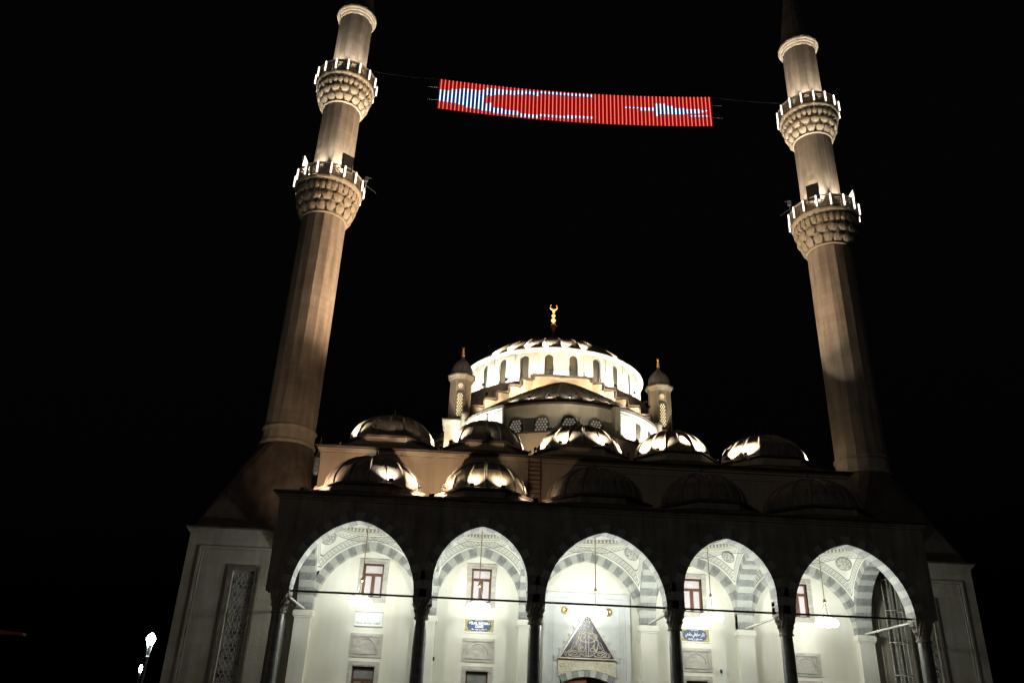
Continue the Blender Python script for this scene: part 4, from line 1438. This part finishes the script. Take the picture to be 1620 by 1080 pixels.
# added glowing sheet imitating bloom between the LED strips, following the same picture
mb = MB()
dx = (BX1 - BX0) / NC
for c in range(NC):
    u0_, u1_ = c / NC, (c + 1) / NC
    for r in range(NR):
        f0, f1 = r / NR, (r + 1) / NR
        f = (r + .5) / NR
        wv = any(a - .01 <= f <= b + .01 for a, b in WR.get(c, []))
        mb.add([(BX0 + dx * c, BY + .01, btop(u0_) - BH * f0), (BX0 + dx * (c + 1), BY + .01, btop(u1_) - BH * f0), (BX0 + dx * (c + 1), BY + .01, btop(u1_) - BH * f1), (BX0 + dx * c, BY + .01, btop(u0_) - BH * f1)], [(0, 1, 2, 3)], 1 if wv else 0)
part(mb, 'bloom_sheet', ['bloom_red', 'bloom_navy'], bn)
mb = MB()
for u in (0, 1):
    x = BX0 + (BX1 - BX0) * u
    for dz in (-.75, -1.9):
        s_ = -1 if u == 0 else 1
        mb.tube([(x, BY, btop(u) + dz), (x + s_ * .45, BY, btop(u) + dz - .02), (x + s_ * .75, BY, btop(u) + dz)], [.008, .022, .022], 5)
part(mb, 'tie_ring', 'grey_metal', bn)
# cables
def cable(name, p, q, sg_, r, label):
    p, q = Vector(p), Vector(q)
    pts = []
    for k in range(33):
        t = k / 32
        v = p.lerp(q, t)
        v.z -= sg_ * 4 * t * (1 - t)
        pts.append(tuple(v))
    o = part(MB().tube(pts, r, 5), name, 'iron', None)
    tag(o, label, 'cable')
    return o
cable('cable', (MLX + 1.3, BY, 44.55), (BX0, BY, 44.16), .12, .014, 'steel cable from the left minaret to the LED banner')
cable('cable', (BX1, BY, 44.16), (MRX - 1.2, BY, 44.05), .12, .014, 'steel cable from the LED banner to the right minaret')

# ------------------------------------------------------------------ loudspeakers and aerials on the lower balconies
def speaker(at, face, label):
    t = thing('loudspeaker', label, 'loudspeaker', at, 'loudspeakers on the minaret balconies')
    a = face
    mb = MB().add([(-.42, -.30, 0), (.42, -.30, 0), (.42, -.22, 1.35), (-.42, -.22, 1.35), (-.10, .42, .25), (.10, .42, .25), (.10, .32, .80), (-.10, .32, .80)],
                  [(0, 1, 2, 3), (1, 5, 6, 2), (0, 3, 7, 4), (3, 2, 6, 7), (0, 4, 5, 1), (4, 7, 6, 5)])
    part(mb, 'cabinet', 'white_metal', t, at, a)
    part(MB().box(-.38, .38, -.325, -.302, .05, 1.28), 'grille_cloth', 'black_mesh', t, at, a)
    part(MB().tube([(0, .40, .45), (0, .70, .45), (0, .70, -.1)], .03, 6), 'bracket', 'white_metal', t, at, a)
for (mx_, a, lb) in ((MLX, -62, 'white loudspeaker on the left side of the left minaret lower balcony'), (MLX, 38, 'dark fronted loudspeaker on the right side of the left minaret lower balcony'),
                     (MRX, -38, 'dark fronted loudspeaker on the left side of the right minaret lower balcony'), (MRX, 62, 'white loudspeaker on the right side of the right minaret lower balcony')):
    q = radians(a)
    speaker((mx_ + 1.85 * sin(q), MYM - 1.85 * cos(q), 34.25), q, lb)
    sx_, sy_ = mx_ + 1.85 * sin(q), MYM - 1.85 * cos(q)
    lamp('SPOT', (mx_ + 1.9 * sin(q * .5), MYM - 1.9 * cos(q * .5), 33.85), 900, CREAM, None, (sx_, sy_, 35.0), 80, .8, radius=.06)  # added spot without a body, only to brighten the loudspeaker
for (x, z, lb) in ((MLX + 2.42, 33.8, 'thin aerial bracket on the right side of the left minaret lower balcony'), (MRX - 2.40, 34.0, 'small aerial box on the left side of the right minaret lower balcony')):
    sg = 1 if x < X0 else -1
    mb = MB().tube([(0, 0, 0), (0, 0, 1.1)], .02, 5).tube([(0, 0, 1.1), (sg * .35, 0, 1.0)], .018, 5).tube([(0, 0, .45), (sg * .75, 0, -.15)], .015, 5).box(-.10, .10, -.08, .08, .75, 1.1)
    tag(part(mb, 'aerial', 'grey_metal', None, (x, MYM - .3, z)), lb, 'aerial')

# ------------------------------------------------------------------ dome floodlights
UNAME = ['leftmost', 'second', 'central', 'fourth', 'rightmost']
def dome_floods(cx, cy, r, z, h, angs, who, power, col, ringr=.46):
    sides = {True: 'left', False: 'right'}
    cnt = {}
    for a_ in angs:
        wx = 'very far right' if a_ >= 86 else 'near left' if -60 < a_ <= -40 else 'front left' if -40 < a_ < 0 else 'front right' if 0 <= a_ < 60 else 'back left' if a_ < -84 else 'far left' if a_ <= -60 else 'far right'
        a = radians(a_)
        p = (cx + (r + ringr) * sin(a), cy - (r + ringr) * cos(a), z + .18)
        tg = (cx + (r * .78) * sin(a), cy - (r * .78) * cos(a), z + h * .80)
        floodlight(p, tg, power, col, 'small floodlight at the %s foot of the %s' % (wx, who), 'dome floodlights', 104, 1.0, .6)
for (cx, r), angs, nm in zip(UD, ([-52, 80, -88], [-50, 78], [-66, -28, 24, 68], [-58, -30, 34, 76], [-62, -38, 66, 90]), UNAME):
    dome_floods(cx, UY, r, ZH + 1.0, 1.8, angs, '%s upper dome' % nm if nm != 'second' else 'second upper dome from the left', P_DOME, CREAM)
bx = [(a + b) / 2 for a, b in BAYS]
dome_floods(bx[0], DOME_Y, 2.32, 11.72, 1.7, [-80, 24, 62], 'leftmost arcade dome', P_DOME * .5, CREAM, ringr=.38)
dome_floods(bx[1], DOME_Y, 2.08, 11.72, 1.7, [-52, -14, 20, 72], 'second arcade dome from the left', P_DOME * .26, (1, .78, .48), ringr=.38)

# warm floods on the hall front wall behind the arcade domes
for (x, tx_, p, lb) in ((-8.0, -6.0, 600, 'roof floodlight at the left corner of the arcade roof washing the hall wall'), (-2.1, -2.6, 800, 'roof floodlight between the first two arcade domes washing the hall wall'),
                        (2.7, 2.0, 90, 'roof floodlight right of the second arcade dome washing the hall wall')):
    floodlight((x, 37.1, 11.32), (tx_, YW, 14.4), p, WARM, lb, None, 120, .5, .8)

# floods for the stepped arch, semidome, turrets, drum
for sg, nm in ((-1, 'left'), (1, 'right')):
    floodlight((X0 + sg * 5.9, 53.0, 22.6), (X0 + sg * 4.3, PY, 23.6), 650, (1, .78, .50), 'floodlight on the semidome eaves lighting the %s half of the stepped arch' % nm, None, 125, .7, .7)
    floodlight((X0 + sg * 5.5, 52.7, 22.8), (X0 + sg * 1.2, PY, 25.0), 4800, (1, .76, .48), 'second floodlight on the semidome eaves aimed at the %s upper steps of the stepped arch' % nm, None, 60, .9, .7)
    floodlight((X0 + sg * 8.6, 52.2, 16.4), (X0 + sg * 7.4, 56.2, 23.6), 2100, (1, .82, .56), 'floodlight on the hall roof lighting the %s turret' % nm, None, 55, .7, 1.0)
for a_ in (-33, -22, -11, 0, 11, 22, 33):
    a = radians(a_)
    floodlight((SX + (SR + .34) * sin(a), SY - (SR + .34) * cos(a), ZE + .30), (SX + (SR - 2.6) * sin(a), SY - (SR - 2.6) * cos(a), ZE + 1.9), 75, (1, .86, .66), 'small floodlight on the front eaves of the semidome', 'semidome eaves floodlights', 125, .9, .45)
floodlight((2.75, 47.4, 15.75), (4.4, 50.2, 21.0), 420, (1, .78, .52), 'floodlight on the hall roof between the second and central upper domes', None, 62, .7, 1.0)
floodlight((8.8, 47.4, 15.75), (7.0, 50.2, 21.0), 300, (1, .78, .52), 'floodlight on the hall roof between the central and fourth upper domes', None, 62, .7, 1.0)
for a_ in (-86, -70, -56, -46, 38, 50, 62, 74, 86):
    a = radians(a_)
    floodlight((SX + (SR + .62) * sin(a), SY - (SR + .62) * cos(a), 19.4), (SX + SR * sin(a), SY - SR * cos(a), 21.0), 420, WHITE, 'small floodlight on the ledge of the semidome wall', 'semidome ledge floodlights', 130, .6, .7)
for k in range(24):
    a = 2 * pi * (k + .0) / 24
    if cos(a) < -.35:
        continue
    floodlight((X0 + (DR + .95) * sin(a), DY - (DR + .95) * cos(a), 25.36), (X0 + DR * sin(a), DY - DR * cos(a), 27.0), 400, WHITE, 'small floodlight at the foot of the main dome drum', 'drum floodlights', 140, .6, .7)
for a_ in (-46, -34, -22, -10, 2, 14, 40):
    a = radians(a_)
    floodlight((X0 + (DR + .12) * sin(a), DY - (DR + .12) * cos(a), DZ1 + .50), (X0 + 3.0 * sin(a), DY - 3.0 * cos(a), DZ1 + 2.9), 4200, CREAM, 'small floodlight on the rim of the main dome', 'rim floodlights', 80, 1.0, .5)
floodlight((X0 - 2.2, PY + .6, TOPS[0] + .25), (X0, DY, TIPZ + 2), 1300, (1, .66, .36), 'floodlight on top of the stepped arch aimed at the main dome finial', None, 14, .5, .8)

NTH = ['leftmost', 'second from the left', 'third from the left', 'fourth from the left', 'fifth from the left', 'sixth from the left', 'seventh from the left', 'eighth from the left', 'ninth from the left', 'tenth from the left',
       'eleventh from the left', 'twelfth from the left', 'fourth from the right', 'third from the right', 'second from the right', 'rightmost']
for gname in ('drum floodlights', 'rim floodlights', 'semidome eaves floodlights', 'semidome ledge floodlights'):
    fl = [o for o in S.objects if o.get('group') == gname]
    fl.sort(key=lambda o: atan2(o.location.x - X0, (DY if gname[0] in 'dr' else SY) - o.location.y))
    for i, o in enumerate(fl):
        o['label'] = o['label'] + ', ' + NTH[i]
# ------------------------------------------------------------------ chandeliers
def chandelier(cx, label):
    cy = TY - .15
    t = thing('chandelier', label, 'chandelier', (cx, cy, 6.6), 'chandeliers hanging in the arcade')
    part(MB().tube([(0, 0, 7.80), (0, 0, 11.85)], .022, 6).lathe([(.02, 7.66), (.075, 7.72), (.075, 7.82), (.02, 7.9)], 10), 'rod', 'brass', t, (cx, cy, 0))
    mb = MB()
    for k in range(3):
        a = 2 * pi * k / 3 + .4
        mb.tube([(.03 * cos(a), .03 * sin(a), 7.70), (.30 * cos(a), .30 * sin(a), 7.02)], .010, 5)
    part(mb, 'chain', 'iron', t, (cx, cy, 0))
    part(MB().tube([(.32 * cos(a), .32 * sin(a), 7.02) for a in [2 * pi * q / 24 for q in range(25)]], .025, 6), 'hoop', 'brass', t, (cx, cy, 0))
    gl = MB().lathe([(.03, -.17), (.10, -.155), (.165, -.08), (.18, 0), (.165, .08), (.10, .14), (.05, .17)], 14).mesh('globe', 'globe_glass', 60)
    for k in range(6):
        a = 2 * pi * k / 6
        place('globe', gl, t, (cx + .36 * cos(a), cy + .36 * sin(a), 6.80))
    lamp('POINT', (cx, cy, 7.02), P_CHAND * .95, COOL, t, radius=.10)
    lamp('POINT', (cx, cy, 6.25), P_CHAND * .26, COOL, t, radius=.18)
for c, nm in zip(bx, ('leftmost arch, before the white sign', 'second arch from the left, above the blue sign', 'central arch, above the calligraphy triangle', 'fourth arch from the left', 'rightmost arch')):
    chandelier(c, 'bright white globe chandelier hanging in the ' + nm)

# ------------------------------------------------------------------ signs and fittings on the back wall
def marks(mb, x0_, x1_, z, h, y, seed):
    rnd = random.Random(seed)
    x = x0_
    while x < x1_:
        w = rnd.uniform(.012, .03)
        hh = h * rnd.choice((.6, .6, 1))
        if rnd.random() < .86:
            mb.box(x, min(x + w, x1_), y - .004, y, z, z + hh)
        x += w + .010
c1 = WIN[0][1]
sg1 = thing('mosque_sign', 'white nameplate with grey letters BİLAL SAYGILI CAMİİ under the leftmost window', 'sign', (c1 + .02, YW - .06, 6.08))
lpart(MB().box(-.67, .67, -.03, .055, 0, .62), 'board', 'sign_white', sg1)
lpart(MB().box(-.69, .69, -.045, .05, .621, .655).box(-.69, .69, -.045, .05, -.035, -.001), 'frame', 'sign_grey', sg1)
place('lettering', text_mesh('BİLAL SAYGILI CAMİİ', .12, 'sign_grey', .002, 1.16), sg1, (c1 + .02, YW - .096, 6.20))
mb = MB().tube([(-.50 + .075 * cos(a), -.034, .43 + .075 * sin(a)) for a in [2 * pi * k / 20 for k in range(21)]], .012, 5).tube([(-.50 + .03 * cos(a), -.034, .43 + .03 * sin(a)) for a in [2 * pi * k / 14 for k in range(15)]], .008, 5)
marks(mb, -.34, .34, .36, .07, -.031, 3)
lpart(mb, 'faded_line', 'sign_pale_grey', sg1)
def cartouche(n=72):
    pts = []
    for k in range(n):
        a = 2 * pi * k / n
        x = .58 * (abs(cos(a)) ** .75) * (1 if cos(a) > 0 else -1)
        z = .275 * (abs(sin(a)) ** .62) * (1 if sin(a) > 0 else -1)
        f = 1 + .035 * cos(12 * a)
        pts.append((x * f, z * f))
    return pts
def tile_sign(cx, label, latin):
    t = thing('tile_sign', label, 'sign', (cx, YW - .05, 6.33))
    lpart(MB().box(-.76, .76, -.02, .048, -.34, .34), 'border', 'sign_ivory', t)
    lpart(MB().box(-.71, .71, -.026, -.021, -.29, .29), 'gold_ground', 'tile_gold', t)
    lpart(MB().prism(cartouche(), -.032, -.027), 'blue_cartouche', 'tile_blue', t)
    if latin:
        place('lettering', text_mesh('BİLAL SAYGILI', .155, 'script_white', .007, .98), t, (cx, YW - .05 - .038, 6.33 + .10))
        place('lettering', text_mesh('CAMİİ', .155, 'script_white', .007, .40), t, (cx, YW - .05 - .038, 6.33 - .05))
    else:
        ar = '\uFEE4\uFECA\uFEF2'
        # presentation forms, laid left to right: jami'i | saygili | bilal
        s_ = '\uFEF2\uFECC\uFEE3\uFE8E\uFE9F \uFEF2\uFEE0\uFED0\uFEF3\uFE8E\uFEBB \uFEDD\uFEFC\uFE91'
        place('lettering', text_mesh(s_, .22, 'script_white', .004, .98), t, (cx, YW - .05 - .038, 6.33 + .05))
    mb = MB()
    marks(mb, -.36, .36, -.20, .055, -.034, 5 if latin else 8)
    marks(mb, -.16, .16, -.265, .03, -.034, 6)
    marks(mb, -.20, .20, .215, .035, -.034, 7)
    lpart(mb, 'small_line', 'script_white', t)
tile_sign(WIN[1][1], 'blue and gold tile sign with white letters BİLAL SAYGILI CAMİİ under the second window', True)
tile_sign(WIN[2][1], 'blue and gold tile sign with white Arabic script in the fourth bay', False)
for sx_, nm in ((-1.09, 'left'), (1.09, 'right')):
    o = lpart(MB().lathe([(.02, 0), (.10, -.02), (.11, -.06), (.145, -.06), (.165, -.03), (.19, -.03), (.20, 0)], 24), 'brass_disc', 'brass', None, (X0 + sx_, YW - .035, 7.24), smooth=40)
    o.rotation_euler = (radians(-90), 0, 0)
    tag(o, 'round brass disc on the portal marble %s of the chandelier' % nm, 'ornament')
for x, nm in ((-2.08 + .40, 'between the first and second lower windows'), (13.3 - 1.0, 'between the fourth and fifth bays')):
    t = thing('wall_camera', 'small dark security camera on the cream wall ' + nm, 'camera', (x, YW, 4.75))
    lpart(MB().box(-.03, .03, -.10, 0, -.03, .03), 'bracket', 'iron', t)
    lpart(MB().lathe([(.045, -.12), (.06, -.06), (.06, .04), (.03, .06)], 10, cy=-.13), 'body', 'iron', t)

# ladder on the hall wall
lad = thing('ladder', 'rust red steel ladder fixed to the hall wall between the arcade domes', 'ladder', (2.97, YW - .16, 12.2))
for x in (-.32, .32):
    lpart(MB().box(x - .035, x + .035, -.04, .04, -1.0, 2.75), 'rail', 'rust_metal', lad)
for k in range(12):
    lpart(MB().box(-.285, .285, -.018, .018, -.15 + .24 * k, -.11 + .24 * k), 'rung', 'rust_metal', lad)
# ladder in a safety cage on the right minaret tower
cg = thing('caged_ladder', 'pale steel ladder inside a hooped safety cage, seen through the rightmost arch', 'ladder', (21.15, YW - .12, 0))
for x in (-.22, .22):
    lpart(MB().box(x - .025, x + .025, -.03, .03, 1.0, 9.7), 'rail', 'painted_iron', cg)
for k in range(30):
    lpart(MB().box(-.195, .195, -.012, .012, 1.1 + .29 * k, 1.125 + .29 * k), 'rung', 'painted_iron', cg)
for z in (9.35, 7.85, 6.35, 4.85, 3.35):
    lpart(MB().tube([(.42 * cos(a), -.38 + .42 * sin(a), z) for a in [radians(60 - 300 * k / 20) for k in range(21)]], .02, 5), 'hoop', 'painted_iron', cg)
for a in (180, 225, 270, 315, 360):
    lpart(MB().tube([(.42 * cos(radians(a)), -.38 + .42 * sin(radians(a)), 3.3), (.42 * cos(radians(a)), -.38 + .42 * sin(radians(a)), 9.4)], .016, 5), 'cage_bar', 'painted_iron', cg)
# lantern-like lamp at the hall's left corner
cl_ = thing('corner_lantern', 'grey metal lantern with a spiked top at the hall corner beside the left minaret', 'lantern', (-8.85, YW + 1.6, 13.9))
lpart(MB().lathe([(.16, 0), (.24, .15), (.26, .95)], 6), 'body', 'grey_metal', cl_)
lpart(MB().lathe([(.30, .96), (.20, 1.15), (.08, 1.35), (.04, 1.7), (.09, 1.8), (.03, 1.9), (.02, 2.3)], 8), 'cap', 'dark_lead', cl_)
lpart(MB().box(.2, .5, -.03, .03, .5, .56), 'bracket', 'iron', cl_)

# ------------------------------------------------------------------ far left: street lamps and canopy
def street_lamp(at, h, p, label, heads=1, s=1.0):
    t = thing('street_lamp', label, 'street lamp', at)
    lpart(MB().lathe([(.12, 0), (.09, .6), (.06, h - .6), (.05, h - .1)], 10), 'pole', 'pole_paint', t)
    mb = MB().lathe([(.06 * s, h - .75), (.10 * s, h - .70), (.03 * s, h - .62)], 8)
    for k in range(4):
        a = pi / 4 + pi / 2 * k
        mb.tube([(.05 * s * cos(a), .05 * s * sin(a), h - .68), (.16 * s * cos(a), .16 * s * sin(a), h - .12), (.20 * s * cos(a), .20 * s * sin(a), h + .05)], .018 * s, 4)
    lpart(mb, 'lantern_frame', 'white_metal', t)
    lpart(MB().lathe([(.05 * s, h - .14), (.18 * s, h - .02), (.23 * s, h + .14), (.17 * s, h + .30), (.05 * s, h + .42)], 12), 'lamp_head', 'street_glow', t, smooth=50)
    lamp('POINT', Vector(at) + Vector((0, 0, h + .1)), p, (.85, .93, 1), t, radius=.35)
street_lamp((-16.2, 45.0, 0), 5.15, 160, 'brightly glowing street lamp left of the left minaret tower')
street_lamp((-25.5, 70.0, 0), 5.0, 20, 'small distant street lamp glowing below the bright one', s=.55)
cn = thing('canopy', 'dim red canopy roof at the far left edge', 'canopy', (-17.2, 30, 0))
lpart(MB().add([(-1.8, -1.5, 4.30), (2.1, 0, 4.08), (2.1, .3, 4.06), (-1.8, 1.5, 4.30), (-1.8, -1.5, 4.0), (2.1, 0, 4.0), (2.1, .3, 3.98), (-1.8, 1.5, 4.0)], [(0, 1, 2, 3), (0, 1, 5, 4), (1, 2, 6, 5), (2, 3, 7, 6), (3, 0, 4, 7), (4, 5, 6, 7)]), 'roof_sheet', 'red_awning', cn)
for x in (-1.2, 1.0):
    lpart(MB().box(x - .05, x + .05, -.05, .05, 0, 4.0), 'post', 'pole_paint', cn)
lamp('POINT', (-17.9, 28.4, 5.4), 60, (1, .6, .5), cn, radius=.1)
